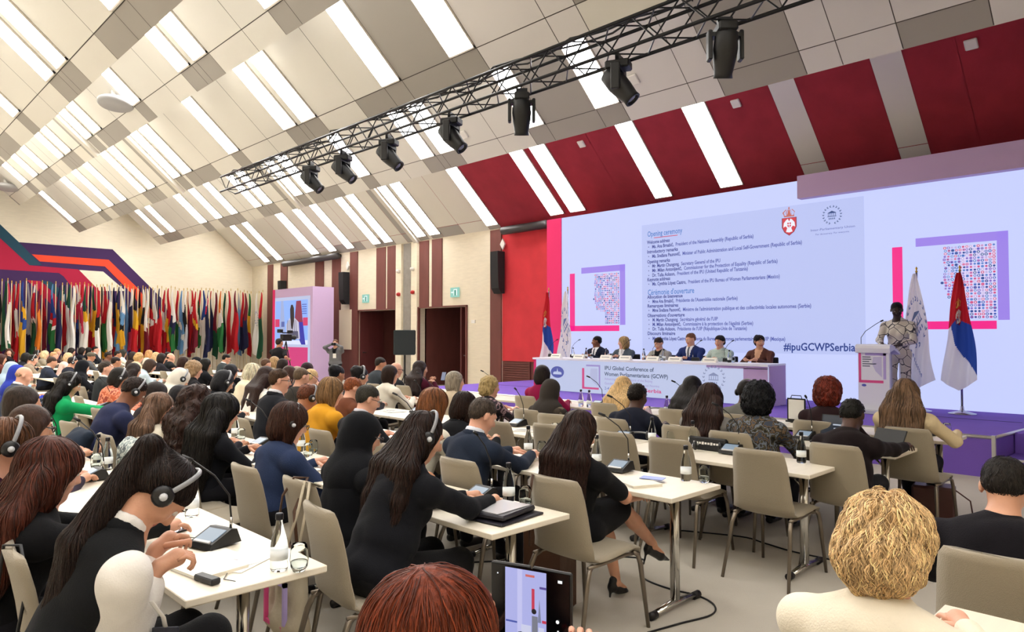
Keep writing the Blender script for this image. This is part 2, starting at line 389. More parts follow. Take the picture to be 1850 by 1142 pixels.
def emblem_crest(put, a, b, h, red, white, gold, blue=None):
    """crowned shield with a pale two-headed eagle"""
    w = h*.29; sh = h*.33
    if blue:
        put([(a-w*1.12, b+sh*.75), (a-w*1.12, b-sh*.5), (a-w*.75, b-sh*1.15), (a, b-sh*1.62), (a+w*.75, b-sh*1.15), (a+w*1.12, b-sh*.5), (a+w*1.12, b+sh*.75)], blue)
    put([(a-w, b+sh*.7), (a-w, b-sh*.5), (a-w*.65, b-sh*1.1), (a, b-sh*1.5), (a+w*.65, b-sh*1.1), (a+w, b-sh*.5), (a+w, b+sh*.7)], red)
    for s in (-1, 1):
        q = [(a, b+sh*.25), (a+s*w*.2, b+sh*.6), (a+s*w*.45, b+sh*.45), (a+s*w*.8, b+sh*.1), (a+s*w*.9, b-sh*.5), (a+s*w*.55, b-sh*.35), (a+s*w*.3, b-sh*.6), (a+s*w*.5, b-sh*1.1), (a, b-sh*1.2)]
        put(q if s < 0 else q[::-1], white)
    put([(a-w*.28, b+sh*.1), (a-w*.28, b-sh*.35), (a, b-sh*.6), (a+w*.28, b-sh*.35), (a+w*.28, b+sh*.1)], red)
    put([(a-w*.05, b-sh*.55), (a+w*.05, b-sh*.55), (a+w*.05, b+sh*.1), (a-w*.05, b+sh*.1)], white)
    put([(a-w*.26, b-sh*.22), (a+w*.26, b-sh*.22), (a+w*.26, b-sh*.12), (a-w*.26, b-sh*.12)], white)
    cb = b+sh*.85
    put([(a-w*.75, cb), (a+w*.75, cb), (a+w*.8, cb+sh*.18), (a-w*.8, cb+sh*.18)], gold)
    for k in (-1, -.45, .45, 1):
        put([(a+k*w*.7-.04*w, cb+sh*.18), (a+k*w*.7+.06*w, cb+sh*.18), (a+k*w*.95+.05*w, cb+sh*.6), (a+k*w*.45, cb+sh*1.0), (a+k*w*.4, cb+sh*.9), (a+k*w*.8, cb+sh*.58)], gold)
    put([(a-w*.3, cb+sh*.18), (a+w*.3, cb+sh*.18), (a+w*.12, cb+sh*.9), (a-w*.12, cb+sh*.9)], gold)
    put([(a-.04*h, cb+sh*1.1), (a+.04*h, cb+sh*1.1), (a, cb+sh*1.35)], gold); put(disc(a, cb+sh*1.02, .03*h, 8), gold)
def layerput(mb, x, mp):
    st = {'n': 0}
    def put(pts, m): st['n'] += 1; mb.poly([mp(p, q, x-.0004*st['n']) for p, q in pts], m)
    return put

# ---- big LED wall ----------------------------------------------------------------
LX = 13.1
led = empty('led_wall', (LX, 5.5, SH), 0, 'huge pale blue LED wall behind the stage with a programme slide and two logos', 'screen')
def lp(a, b, x): return (x-LX, a-5.5, b-SH)
b = MB(); b.box((.45, -.25, 2.045), (.44, 6.3, 2.045), mat('set_box', '#3b3b46', .6)); b.build('cabinet', None, led)
b = MB(); b.poly([lp(u, z, LX-.006) for u, z in [(11.55, SH), (-1.1, SH), (-1.1, 4.58), (11.55, 4.58)]], em('base', '#c7d0ff')); b.build('display', None, led)
b = MB(); b.poly([lp(u, z, LX-.009) for u, z in [(9.17, 1.336), (4.48, 1.336), (4.48, 4.13), (9.17, 4.13)]], em('slide', '#b9c3f2')); b.build('slide', None, led)
M_te = em('text', '#5560b4', .9); M_tb = em('text_bold', '#3a459a', .9); M_tt = em('title', '#3f78c8'); M_tr_ = em('underline', '#c83a5a')
lines = [(3.89, 'Opening ceremony', 1, 0), (3.73, 'Welcome address', 2, 0), (3.626, 'Ms. Ana Brnabić,| President of the National Assembly (Republic of Serbia)', 3, 0), (3.52, 'Introductory remarks', 2, 0),
 (3.416, 'Ms. Snežana Paunović,| Minister of Public Administration and Local Self-Government (Republic of Serbia)', 3, 0), (3.30, 'Opening remarks', 2, 0), (3.2, 'Mr. Martin Chungong,| Secretary General of the IPU', 3, 0),
 (3.1, 'Mr. Milan Antonijević,| Commissioner for the Protection of Equality (Republic of Serbia)', 3, 0), (2.996, 'Dr. Tulia Ackson,| President of the IPU (United Republic of Tanzania)', 3, 0), (2.904, 'Keynote address', 2, 0),
 (2.805, 'Ms. Cynthia López Castro,| President of the IPU Bureau of Women Parliamentarians (Mexico)', 3, 0), (2.6, "Cérémonie d'ouverture", 1, 0), (2.52, 'Allocution de bienvenue', 2, 0),
 (2.42, "Mme Ana Brnabić,| Présidente de l'Assemblée nationale (Serbie)", 3, 0), (2.323, 'Remarques liminaires', 2, 0), (2.225, "Mme Snežana Paunović,| Ministre de l'administration publique et des collectivités locales autonomes (Serbie)", 3, 0),
 (2.113, "Observations d'ouverture", 2, 0), (2.015, "M. Martin Chungong,| Secrétaire général de l'UIP", 3, 0), (1.916, "M. Milan Antonijević,| Commissaire à la protection de l'égalité (Serbie)", 3, 0),
 (1.817, "Dr. Tulia Ackson,| Présidente de l'UIP (République-Unie de Tanzanie)", 3, 0), (1.719, 'Discours liminaire', 2, 0), (1.608, "Mme Cynthia López Castro,| Présidente du Bureau des femmes parlementaires de l'UIP (Mexique)", 3, 0)]
for z, s, kind, _ in lines:
    z -= .03
    if kind == 1: text(s, .17, lp(9.02, z, LX-.013), M_tt, led, 'slide_heading', .055*len(s), .002)
    elif kind == 2: text(s, .105, lp(9.03, z, LX-.013), M_tb, led, 'slide_line', .039*len(s), .003)
    else:
        a, c = s.split('|'); w = .0335*len(a)+.06
        q = MB(); q.poly([lp(p, r_, LX-.013) for p, r_ in disc(8.99, z+.035, .012, 8)], M_tb); q.build('bullet', None, led)
        text(a, .105, lp(8.9, z, LX-.013), M_tb, led, 'slide_line', w-.05, .003)
        text(c.strip(), .105, lp(8.9-w, z, LX-.013), M_te, led, 'slide_line', .0315*len(c), .0025)
q = MB(); q.poly([lp(p, r_, LX-.013) for p, r_ in [(8.85, 3.815), (8.25, 3.815), (8.25, 3.83), (8.85, 3.83)]], M_tr_); q.build('heading_underline', None, led)
text('#ipuGCWPSerbia', .2, lp(5.95, 1.40, LX-.013), em('hashtag', '#1f3f96', .8), led, 'hashtag', 1.3, .004)
q = MB(); emblem_crest(layerput(q, LX-.012, lp), 5.82, 3.80, .44, em('red', '#d23a48'), em('white', '#eef0ff'), em('gold', '#c4685c'), em('crest_edge', '#8a3550')); q.build('coat_of_arms', None, led)
q = MB(); emblem_wreath(layerput(q, LX-.012, lp), 5.025, 3.86, .155, em('navy', '#31508f', .8)); q.build('laurel_emblem', None, led)
text('Inter-Parliamentary Union', .06, lp(5.42, 3.60, LX-.013), M_te, led, 'emblem_caption', .78); text('For democracy. For everyone.', .045, lp(5.33, 3.52, LX-.013), M_te, led, 'emblem_caption', .6)
M_lpk = em('pink', '#f5228a'); M_lpu = em('purple', '#9c83e8'); M_wh = em('white', '#eef0ff')
PROF = [(0, .09), (.06, .06), (.12, .03), (.2, .03), (.28, .05), (.36, .07), (.42, .06), (.48, .02), (.515, 0), (.55, .07), (.6, .08), (.66, .12), (.72, .15), (.76, .3), (.8, .49), (1, .49)]
def prof(t):
    for (a, x), (c, y) in zip(PROF[:-1], PROF[1:]):
        if t <= c: return x+(y-x)*(t-a)/(c-a)
    return .49
DOTC = [em('dot%d' % i, c, .9) for i, c in enumerate(['#3d5fc0', '#d8548c', '#8c6fd0', '#2b4f9c', '#c9b6ec', '#e07aa8', '#5c8ad6'])]
def square_logo(uo, name, parent=led, X=LX-.012, mp=lp):
    q = MB()
    for pts, m in [([(11.285, 1.79), (11.125, 1.79), (11.125, 3.18), (11.285, 3.18)], M_lpk), ([(11.285, 1.78), (9.8, 1.78), (9.8, 1.91), (11.285, 1.91)], M_lpk),
                   ([(10.92, 3.16), (9.63, 3.16), (9.63, 3.3), (10.92, 3.3)], M_lpu), ([(9.78, 1.92), (9.63, 1.92), (9.63, 3.3), (9.78, 3.3)], M_lpu)]:
        q.poly([mp(u+uo, z, X) for u, z in pts], m)
    q.build(name+'_frame', None, parent)
    q = MB(); R2 = random.Random(3)
    q.poly([mp(u+uo, z, X) for u, z in [(10.3, 3.12), (10.3, 2.4), (10.15, 2.3), (10.15, 1.95), (9.8, 1.95), (9.8, 3.12)][::-1]], em('portrait_ground', '#dcd4fa'))
    for i in range(25):
        t = i/24
        for j in range(15):
            f = j/14
            if f < prof(t) - .02: continue
            u = 10.545-.725*f-.01*(f < .5)*math.sin(i*1.1); z = 3.1-1.13*t
            m = R2.choice(DOTC); r = R2.choice([.017, .02, .022])
            q.poly([mp(u+uo+r*cx, z+r*cy*.92, X-.001) for cx, cy in [(.5, -1), (-.5, -1), (-1, -.5), (-1, .5), (-.5, 1), (.5, 1), (1, .5), (1, -.5)]], m)
            if r > .018: q.poly([mp(u+uo+r*.4*cx, z+r*.4*cy, X-.002) for cx, cy in [(1, -1), (-1, -1), (-1, 1), (1, 1)]], M_wh if R2.random() < .6 else R2.choice(DOTC))
    q.build(name+'_dotted_portrait', None, parent)
square_logo(0, 'left_logo'); square_logo(-7.25, 'right_logo')
b = MB(); b.box((13.1+.02, 11.79, 2.53), (.05, .235, 2.05)); tag(b.build('pink_side_panel', mat('vivid_pink_board', '#ff2f7c', .6)), 'tall pink upright board along the left end of the big screen', 'panel')  # side panel in plain vivid pink

# ---- panel table on the stage -------------------------------------------------------
M_brd = mat('glowing_board', '#cfd9fb', .5, emit=.8)  # emissive: LED front of the head table, also brightens the totem's front
M_brdp = mat('white_print_ground', '#dfe3f4', .5)
pt = empty('panel_table', (11.4, 8.18, SH), 0, 'long white draped head table with conference banner on the stage', 'table')
def tp(a, z, x): return (x-11.4, a-8.18, z-SH)
b = MB(); b.box((.32, 0, .69), (.34, 2.73, .02), mat('white_top', '#eef0f6', .4)); b.build('tabletop', None, pt)
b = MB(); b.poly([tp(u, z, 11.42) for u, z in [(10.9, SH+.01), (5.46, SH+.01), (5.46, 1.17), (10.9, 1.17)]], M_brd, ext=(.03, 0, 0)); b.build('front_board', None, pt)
b = MB(); b.box((.33, -2.72, .34), (.3, .02, .34), M_setp); b.build('side_board', None, pt)
b = MB(); b.box((.33, 2.72, .34), (.3, .02, .34), M_pink); b.build('side_board', None, pt)
b = MB()
for pts, m in [([(6.62, 1.105), (5.47, 1.105), (5.47, 1.168), (6.62, 1.168)], M_setp), ([(5.91, .49), (5.47, .49), (5.47, 1.12), (5.91, 1.12)], M_setp), ([(10.9, .49), (10.83, .49), (10.83, 1.168), (10.9, 1.168)], M_pink)]:
    b.poly([tp(u, z, 11.415) for u, z in pts], m)
M_pkp = mat('print_pink', '#e0508f', .6); M_lil = mat('print_lilac', '#b7a7df', .6); M_nvy = mat('print_navy', '#3b4a66', .6); M_blu = mat('print_blue', '#5560b4', .6); M_lav = mat('print_lavender', '#c9c6e6', .6)
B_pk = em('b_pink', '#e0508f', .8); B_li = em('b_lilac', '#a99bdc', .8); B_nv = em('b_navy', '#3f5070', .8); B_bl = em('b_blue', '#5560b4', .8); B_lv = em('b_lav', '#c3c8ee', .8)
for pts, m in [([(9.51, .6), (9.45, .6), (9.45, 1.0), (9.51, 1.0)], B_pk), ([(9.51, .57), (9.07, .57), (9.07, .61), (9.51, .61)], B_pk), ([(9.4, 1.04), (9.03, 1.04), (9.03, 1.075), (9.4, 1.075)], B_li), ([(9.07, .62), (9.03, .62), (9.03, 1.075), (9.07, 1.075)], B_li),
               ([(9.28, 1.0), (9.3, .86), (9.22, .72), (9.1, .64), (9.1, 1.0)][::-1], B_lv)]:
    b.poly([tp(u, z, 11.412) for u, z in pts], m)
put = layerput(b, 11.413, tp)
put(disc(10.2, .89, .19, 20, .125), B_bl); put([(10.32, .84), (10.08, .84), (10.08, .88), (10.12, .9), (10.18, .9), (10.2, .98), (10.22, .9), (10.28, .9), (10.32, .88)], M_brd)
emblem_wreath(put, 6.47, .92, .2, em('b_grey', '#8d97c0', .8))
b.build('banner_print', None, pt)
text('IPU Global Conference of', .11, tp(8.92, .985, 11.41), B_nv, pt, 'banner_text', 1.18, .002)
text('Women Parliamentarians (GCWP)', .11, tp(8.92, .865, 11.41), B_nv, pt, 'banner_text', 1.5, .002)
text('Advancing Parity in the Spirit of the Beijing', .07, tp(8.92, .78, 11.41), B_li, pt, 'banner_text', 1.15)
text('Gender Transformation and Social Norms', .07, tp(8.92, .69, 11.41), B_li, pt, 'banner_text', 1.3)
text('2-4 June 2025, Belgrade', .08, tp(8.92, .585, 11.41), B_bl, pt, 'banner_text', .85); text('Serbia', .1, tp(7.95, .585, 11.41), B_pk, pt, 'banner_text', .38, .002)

# ---- lectern -------------------------------------------------------------------------
M_lec = mat('lectern_white', '#e6e8f2', .4); M_lecg = mat('lectern_grey', '#b9bcc9', .4)
lc = empty('lectern', (11.6, 3.86, SH), 0, 'white speaker lectern with pink and lilac poster at the right of the stage', 'lectern')
b = MB(); b.box((.02, 0, .53), (.03, .225, .47), M_lec); b.build('front_panel', None, lc)
b = MB()
b.box((.22, -.12, .46), (.18, .02, .44), M_lecg); b.box((.22, .12, .46), (.18, .02, .44), M_lecg); b.build('column', None, lc)
b = MB(); b.box((.15, 0, .03), (.3, .26, .03), M_lecg, bev=.01); b.build('base', None, lc)
b = MB(); n = 7; prof_ = [(-.05, .93), (-.06, 1.0), (-.05, 1.04), (0, 1.065), (.18, 1.03), (.42, .93), (.42, .90), (.15, .98), (0, .95)]
b.poly([(x, .25, z) for x, z in prof_], M_lec, ext=(0, -.5, 0)); b.build('top', None, lc)
b = MB()
for pts, m in [([(.215, .5), (.18, .5), (.18, .93), (.215, .93)], M_pkp), ([(.215, .47), (-.14, .47), (-.14, .51), (.215, .51)], M_pkp), ([(.12, .89), (-.18, .89), (-.18, .94), (.12, .94)], M_lil), ([(-.14, .53), (-.18, .53), (-.18, .94), (-.14, .94)], M_lil), ([(-.0, .87), (.02, .76), (-.03, .65), (-.12, .56), (-.12, .87)][::-1], M_lav), (disc(.14, .43, .035, 12, .02), M_blu)]:
    b.poly([(-.012, u, z) for u, z in pts], m)
for i, (w, m) in enumerate([(.12, M_nvy), (.13, M_nvy), (.1, M_nvy), (.2, M_nvy), (.11, M_nvy)]): b.poly([(-.012, u, z) for u, z in [(.16, .86-i*.035), (.16-w, .86-i*.035), (.16-w, .873-i*.035), (.16, .873-i*.035)]], m)
b.build('poster', None, lc)
g = empty('lectern_microphone', (11.66, 4.06, SH+1.045), 0, 'thin black gooseneck microphone on the white lectern', 'microphone')
b = MB(); M_blk = mat('black_plastic', '#141416', .45); b.lathe([(.03, 0), (.03, .01), (.008, .015)], M_blk, 12); b.build('base', None, g)
b = MB(); b.tube([(0, 0, .01), (0, 0, .12), (.02, -.06, .22), (.06, -.2, .33), (.08, -.26, .37)], .005, M_blk, 6); b.build('gooseneck', None, g)
b = MB(); b.tube([(.08, -.26, .37), (.09, -.3, .39)], .012, M_blk, 8); b.build('capsule', None, g)
b = MB(); b.box((0, 0, .004), (.14, .1, .004), mat('paper', '#eceae4', .8), M=rot(0, .22, 0)); tag(b.build('speech_folder'), 'open white pages lying on the lectern top', 'papers').location = (11.82, 3.86, SH+1.028)

# ---- lilac totem with side screen --------------------------------------------------------
TX, TU0, TU1, TH = 12.5, 22.74, 25.8, 3.42
tt = empty('screen_totem', (TX, (TU0+TU1)/2, 0), 0, 'tall lilac box totem holding a relay video screen beside the row of flags', 'screen')
def qp(a, z, x): return (x-TX, a-(TU0+TU1)/2, z)
b = MB(); b.box((.42, 0, TH/2), (.42, (TU1-TU0)/2, TH/2), M_setp); b.build('housing', None, tt)
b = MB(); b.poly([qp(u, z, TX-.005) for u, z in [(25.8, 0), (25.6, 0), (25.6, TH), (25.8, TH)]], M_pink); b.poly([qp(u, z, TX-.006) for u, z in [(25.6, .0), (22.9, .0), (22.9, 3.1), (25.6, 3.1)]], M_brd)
b.poly([qp(u, z, TX-.007) for u, z in [(25.4, 0), (23.05, 0), (23.05, 1.25), (25.4, 1.25)]], mat('totem_pink', '#f03a8c', .6, emit=.75)); b.build('glowing_print', None, tt)  # totem's printed front is given its own glow to look bright
b = MB(); S = TX-.012
def sp(pts, m):
    global S
    S -= .001; b.poly([qp(25.55-2.5*p, 1.35+1.62*q_, S) for p, q_ in pts], m)
sp([(0, 0), (1, 0), (1, 1), (0, 1)], em('t_sky', '#8fb6ff')); sp([(0, 0), (1, 0), (1, .1), (0, .08)], em('t_wh', '#dfe6ff'))
sp([(0, .4), (.14, .4), (.14, .58), (0, .58)], em('t_red', '#d8386a')); sp([(.86, .42), (1, .42), (1, .6), (.86, .6)], em('t_red', '#d8386a'))
sp([(.14, .1), (.34, .1), (.3, .6), (.26, 1), (.18, 1)], em('t_flag', '#9fb0dc')); sp([(.2, .4), (.3, .4), (.3, .52), (.2, .52)], em('t_e', '#5566aa'))
sp([(.66, .98), (.8, .98), (.86, .5), (.68, .45), (.62, .6)], em('t_fr', '#8e2f4c')); sp([(.72, .5), (.86, .5), (.94, 0), (.82, .0), (.76, .1)], em('t_fb', '#2a2ea8'))
sp([(.36, .12), (.78, .12), (.74, .5), (.62, .6), (.46, .6), (.36, .45)], em('t_j', '#c9c7da')); sp([(.4, .14), (.74, .14), (.72, .3), (.42, .3)], em('t_jd', '#56566e'))
for i in range(6): sp([(.38+.06*i, .12), (.4+.06*i, .12), (.41+.05*i, .55), (.395+.05*i, .55)], em('t_jd', '#56566e'))
sp([(.53, .35), (.57, .35), (.61, .6), (.6, .82), (.56, .9), (.51, .9), (.48, .8), (.49, .6)], em('t_face', '#1e1a22'))
for i in range(5): sp([(.84, .68+.05*i), (.98, .68+.05*i), (.98, .7+.05*i), (.84, .7+.05*i)], em('t_tx', '#4a60b8'))
b.build('video_picture', None, tt)

# ---- stage flags and the long row of national flags -----------------------------------------
M_pole = mat('chrome_pole', '#b4b4bc', .25, 1); M_gold = mat('gold_metal', '#b8963e', .35, 1)
FC = {'R': '#c8202c', 'W': '#f2f0ec', 'G': '#2e7a40', 'B': '#2c4fa0', 'N': '#23284e', 'Y': '#eab52c', 'O': '#e8842c', 'K': '#1c1c20', 'M': '#7c1c30', 'A': '#6fa3d6', 'D': '#1f5238', 'S': '#b9bcc4', 'P': '#d63a5a'}
def flag_mat(n, c):
    m = mat(n, c, .8); nt = m.node_tree; tl = nt.nodes.new('ShaderNodeBsdfTranslucent'); mx = nt.nodes.new('ShaderNodeMixShader'); mx.inputs[0].default_value = .38
    tl.inputs[0].default_value = (*srgb(c), 1); out = [q for q in nt.nodes if q.type == 'OUTPUT_MATERIAL'][0]
    nt.links.new(nt.nodes['Principled BSDF'].outputs[0], mx.inputs[1]); nt.links.new(tl.outputs[0], mx.inputs[2]); nt.links.new(mx.outputs[0], out.inputs[0]); return m
FM = {k_: flag_mat('flag_cloth_'+k_, c) for k_, c in FC.items()}
def drape(name, parent, H, w0, w1, fn, seed=0, ns=14, nt_=34, depth=.09, folds=3, skew=0, hem=.14, peak=.6):
    r = random.Random(seed); ph = r.random()*6; b = MB(); b.mats = [FM[k_] for k_ in 'RWGBNYOKMADSP']
    vs = []
    for j in range(nt_+1):
        t = j/nt_
        for i in range(ns+1):
            s = i/ns; w = w0+(w1-w0)*t**.75
            L = H*(1-hem*abs(s-peak)/max(peak, 1-peak))
            y = (.5-s)*w + skew*t; x = depth*(t**.5)*math.sin(folds*math.pi*2*s*(.8+.2*t)+ph+1.3*t)+.03*math.sin(9*t+ph)
            x += .012*math.sin(23*s+11*t+ph)
            y += .012*math.sin(7*t+ph+5*s)
            vs.append((x, y, -t*L))
    b.v = vs
    for j in range(nt_):
        for i in range(ns):
            a = j*(ns+1)+i; b.f.append((a, a+1, a+ns+2, a+ns+1)); b.sm.append(True)
            b.m.append('RWGBNYOKMADSP'.index(fn((i+.5)/ns, (j+.5)/nt_)))
    o = b.build(name, None, parent); return o, vs, ns
def flag(loc, top, H, w0, w1, fn, label, group=None, seed=0, hd=False, **kw):
    root = empty('flag', loc, 0, label, 'flag', group)
    b = MB(); z = top-loc[2]; b.tube([(0, 0, .02), (0, 0, z)], .016, M_pole if hd else mat('pole_pale', '#c9b48c', .5), 8); b.build('pole', None, root)
    b = MB(); b.lathe([(.0, .1), (.018, .07), (.008, .035), (.022, .02), (.012, 0)][::-1], M_gold, 8, c=(0, 0, z)); b.build('finial', None, root)
    b = MB(); b.lathe([(.19, 0), (.19, .01), (.06, .045), (.03, .06), (.022, .12)] if hd else [(.15, 0), (.15, .02), (.03, .05)], M_pole, 16); b.build('stand', None, root)
    cl, vs, ns = drape('cloth', root, H, w0, w1, fn, seed, **kw); cl.location = (-.085, 0, z-.02)
    return root, cl, vs, ns
def serb(s, t):
    tr = .52-.14*min(1, s/.45) if s < .45 else .38+.12*(s-.45)/.55
    if t < tr: return 'R'
    return 'B' if (t-.5) < (s-.18)*.56 else 'W'
def onto(cl, vs, ns, nt_, m, shapes, parent):
    b = MB()
    def mp(s, t):
        s = min(max(s, 0), .999); t = min(max(t, 0), .999); i = int(s*ns); j = int(t*nt_); a = s*ns-i; c = t*nt_-j; V = lambda q: Vector(vs[q]); q = j*(ns+1)+i
        p = (V(q)*(1-a)+V(q+1)*a)*(1-c)+(V(q+ns+1)*(1-a)+V(q+ns+2)*a)*c
        return (p.x-.012, p.y, p.z)
    for pts in shapes: b.poly([mp(*p) for p in pts], m)
    o = b.build('emblem', None, parent); o.location = cl.location; return o
def wreath_shapes(cs, ct, rs, rt):
    out = []; emblem_wreath(lambda p, m: out.append([(cs+(x*math.cos(.45)-y*math.sin(.45))*rs, ct-(y*math.cos(.45)+x*math.sin(.45))*rt) for x, y in p]), 0, 0, 1, None); return out
M_navye = mat('emblem_blue', '#6f83b5', .7)
for (v, u, zt, H, w1, kind, lab, sd) in [(12.5, 2.9, 2.66, 1.8, .5, 's', 'red, blue and white flag with crest standing furthest right on the stage', 3), (12.5, 3.5, 2.68, 1.86, .52, 'i', 'white flag with blue laurel emblem behind the speaker at the lectern', 5),
                                          (12.4, 11.35, 2.72, 1.9, .5, 's', 'red, blue and white flag at the far left end of the head table', 8), (12.45, 10.8, 2.72, 1.95, .48, 'i', 'white flag with laurel emblem beside the left end of the head table', 9)]:
    root, cl, vs, ns = flag((v, u, SH), zt, H, .05, w1, serb if kind == 's' else (lambda s, t: 'W'), lab, None, sd, True, ns=44, nt_=70, depth=.05, folds=1.3, hem=.1, peak=.45)
    if kind == 's':
        grp = {}
        emblem_crest(lambda q, m: grp.setdefault(m, []).append(q), 0, 0, 1, 'r', 'w', 'g')
        for n_, (mm, qs) in enumerate(grp.items()):
            e_ = onto(cl, vs, ns, 70, {'r': FM['R'], 'w': FM['W'], 'g': mat('flag_gold', '#c9973a', .6)}[mm], [[(.52+x*.62-y*.1, .36-y*.2-x*.04) for x, y in q] for q in qs], root); e_.location.x -= .002*n_
    if kind == 'i':
        onto(cl, vs, ns, 70, M_navye, wreath_shapes(.55, .42, .42, .2), root)
        sh = []
        for k_ in range(9): sh.append([(.3+.05*k_, .66+.028*k_), (.335+.05*k_, .67+.028*k_), (.32+.05*k_, .70+.028*k_), (.305+.05*k_, .695+.028*k_)])
        onto(cl, vs, ns, 70, M_navye, sh, root)
NAT = [(8, 'W.1 K.5 W.8 M'), (45, 'D'), (70, 'P.3 W.85 D'), (98, 'R'), (125, 'R.35 W.7 R'), (165, 'B.3 Y.45 B.58 Y'), (200, 'S.7 N'), (232, 'W.12 R.48 W.53 D'), (268, 'R.1 M.33 O'), (300, 'R.5 M'), (355, 'A.2 B.5 R.62 W.67 G'), (398, 'N'), (428, 'D.12 W.25 R'), (455, 'D.3 W'), (484, 'W'), (510, 'W.3 P.6 B.75 N'), (541, 'R.2 W.26 P.62 W'),
       (566, 'D.35 Y.5 W'), (590, 'N.35 Y.6 R'), (620, 'D.33 Y.66 R'), (645, 'R.4 K.6 W'), (662, 'K.4 W.5 D'), (688, 'R.5 G.9 Y'), (719, 'S.2 W'), (752, 'N.55 R'), (775, 'N.3 Y.8 A'), (800, 'W.4 A.6 K.7 Y'), (822, 'A'), (856, 'W.3 N.7 P'), (886, 'K.34 Y.64 R'), (918, 'K.34 Y.64 R'), (935, 'W.25 K.5 Y'), (958, 'W.62 M'), (982, 'K.3 R.5 W.6 R'), (1012, 'W.55 R'),
       (1040, 'N.4 R'), (1068, 'R.32 W.62 R'), (1100, 'R.55 Y.8 R'), (1126, 'W.5 N.7 G'), (1152, 'R.48 W.52 G'), (1182, 'A.6 W.7 A'), (1205, 'W.3 K.7 S'), (1226, 'R.4 M'), (1246, 'R.3 W.4 R'), (1270, 'R.5 Y.6 M'), (1296, 'R.2 D.45 W.7 G'), (1326, 'B.5 W'), (1350, 'N.1 W.2 P.3 N'), (1372, 'R.1 N'), (1400, 'M.6 D'), (1434, 'O.35 W.6 G'), (1456, 'D.5 K'), (1486, 'R'), (1530, 'M.3 R'), (1548, 'S.2 A'), (1572, 'R.6 N'), (1592, 'M.5 N'), (1616, 'G.35 Y.6 R'), (1668, 'W'), (1692, 'R.4 D')]
NAMES = {'R': 'red', 'W': 'white', 'G': 'green', 'B': 'blue', 'N': 'navy', 'Y': 'yellow', 'O': 'orange', 'K': 'black', 'M': 'maroon', 'A': 'sky blue', 'D': 'dark green', 'S': 'grey', 'P': 'crimson'}
prevn = ''
for i, (zx, spec) in enumerate(NAT):
    px = zx/3.568; t_ = (px-925)/1278
    uu = 31.05-.32*(i % 3)
    ang = math.radians(45.45)-math.atan(t_); v = uu/math.tan(ang)
    if v > 13.9: v = 13.9; uu = v*math.tan(ang)
    st = [(q[0], float(q[1:]) if len(q) > 1 else 9) for q in spec.split()]
    rr = random.Random(i*7+1); sl = rr.uniform(-.25, .25)
    def fn(s, t, st=st, sl=sl):
        tt_ = t+sl*(s-.5)
        for c_, e in st:
            if tt_ < e: return c_
        return st[-1][0]
    cols = []
    [cols.append(NAMES[c_]) for c_, _ in st if NAMES[c_] not in cols]
    cl_ = ', '.join(cols[:-1])+(' and ' if len(cols) > 1 else '')+cols[-1]
    lab = cl_+' wall flag, '+((ORD[i]+' from the left') if i < 23 else 'just right of the '+prevn+' one')
    if i >= 23: lab = lab if len(lab.split()) < 17 else cl_+' wall flag, right of the '+prevn.split(',')[0]+' topped one'
    prevn = cl_
    root, cl, vs, ns = flag((v, uu, 0), 3.60+rr.uniform(-.06, .05), 2.75+rr.uniform(-.25, .2), .04, rr.uniform(.46, .64), fn, lab, 'national flags along the left wall', i, hem=.12, peak=rr.uniform(.2, .8), depth=.07, folds=1.6)
    if zx == 1668: onto(cl, vs, ns, 34, M_navye, wreath_shapes(.5, .4, .4, .12), root)
# ---- truss and moving heads ----------------------------------------------------------
M_trs = mat('black_truss', '#2a2a2c', .35, .8)
tr = empty('lighting_truss', (6.0, 7.8, 4.62), 0, 'long black box truss hanging below the ceiling with stage lights', 'truss')
b = MB(); U0, U1, hh = -2.6, 14.44, .15
for dx, dz in ((-hh, 0), (hh, 0), (-hh, .3), (hh, .3)): b.tube([(dx, U0-7.8, dz), (dx, U1-7.8, dz)], .02, M_trs, 8)
b.build('main_tubes', None, tr)
b = MB(); n = 60
for k_ in range(n):
    y0 = U0-7.8+(U1-U0)*k_/n; y1 = U0-7.8+(U1-U0)*(k_+1)/n
    z0, z1 = (0, .3) if k_ % 2 else (.3, 0)
    for dx in (-hh, hh): b.tube([(dx, y0, z0), (dx, y1, z1)], .009, M_trs, 5, False)
    for dz in (0, .3): b.tube([(-hh if k_ % 2 else hh, y0, dz), (hh if k_ % 2 else -hh, y1, dz)], .009, M_trs, 5, False)
b.build('lattice', None, tr)
b = MB()
for j in range(4):
    pts = [(random.Random(j*31+i).uniform(-.12, .12), U0-7.8+(U1-U0)*i/40, .33+.03*random.Random(i+j*9).random()+(.05 if i % 9 == 3 else 0)) for i in range(41)]
    b.tube(pts, .012, M_blk, 5)
b.build('cables', None, tr)
for y in (-5.2, -4.2):
    b = MB(); b.tube([(0, y, .3), (0, y, 1.9)], .008, M_trs, 6); b.build('hanging_wire', None, tr)
places = ['nearest the camera end of the truss', 'over the right of the big screen', 'pointing straight down at the middle of the truss', 'above the red and beige join', 'with its head angled down right', 'third from the far end of the truss... ', 'at the far tip of the truss']
labs = ['large black moving head light hanging at the near right end of the truss', 'black moving head light second from the near end of the truss, head turned right', 'black moving head light third from the near end, seen head on',
        'black moving head light fourth from the near end of the truss', 'black moving head light fifth from the near end of the truss', 'black moving head light sixth from the near end, close to the far tip', 'small black moving head light nearest the far tip of the truss']
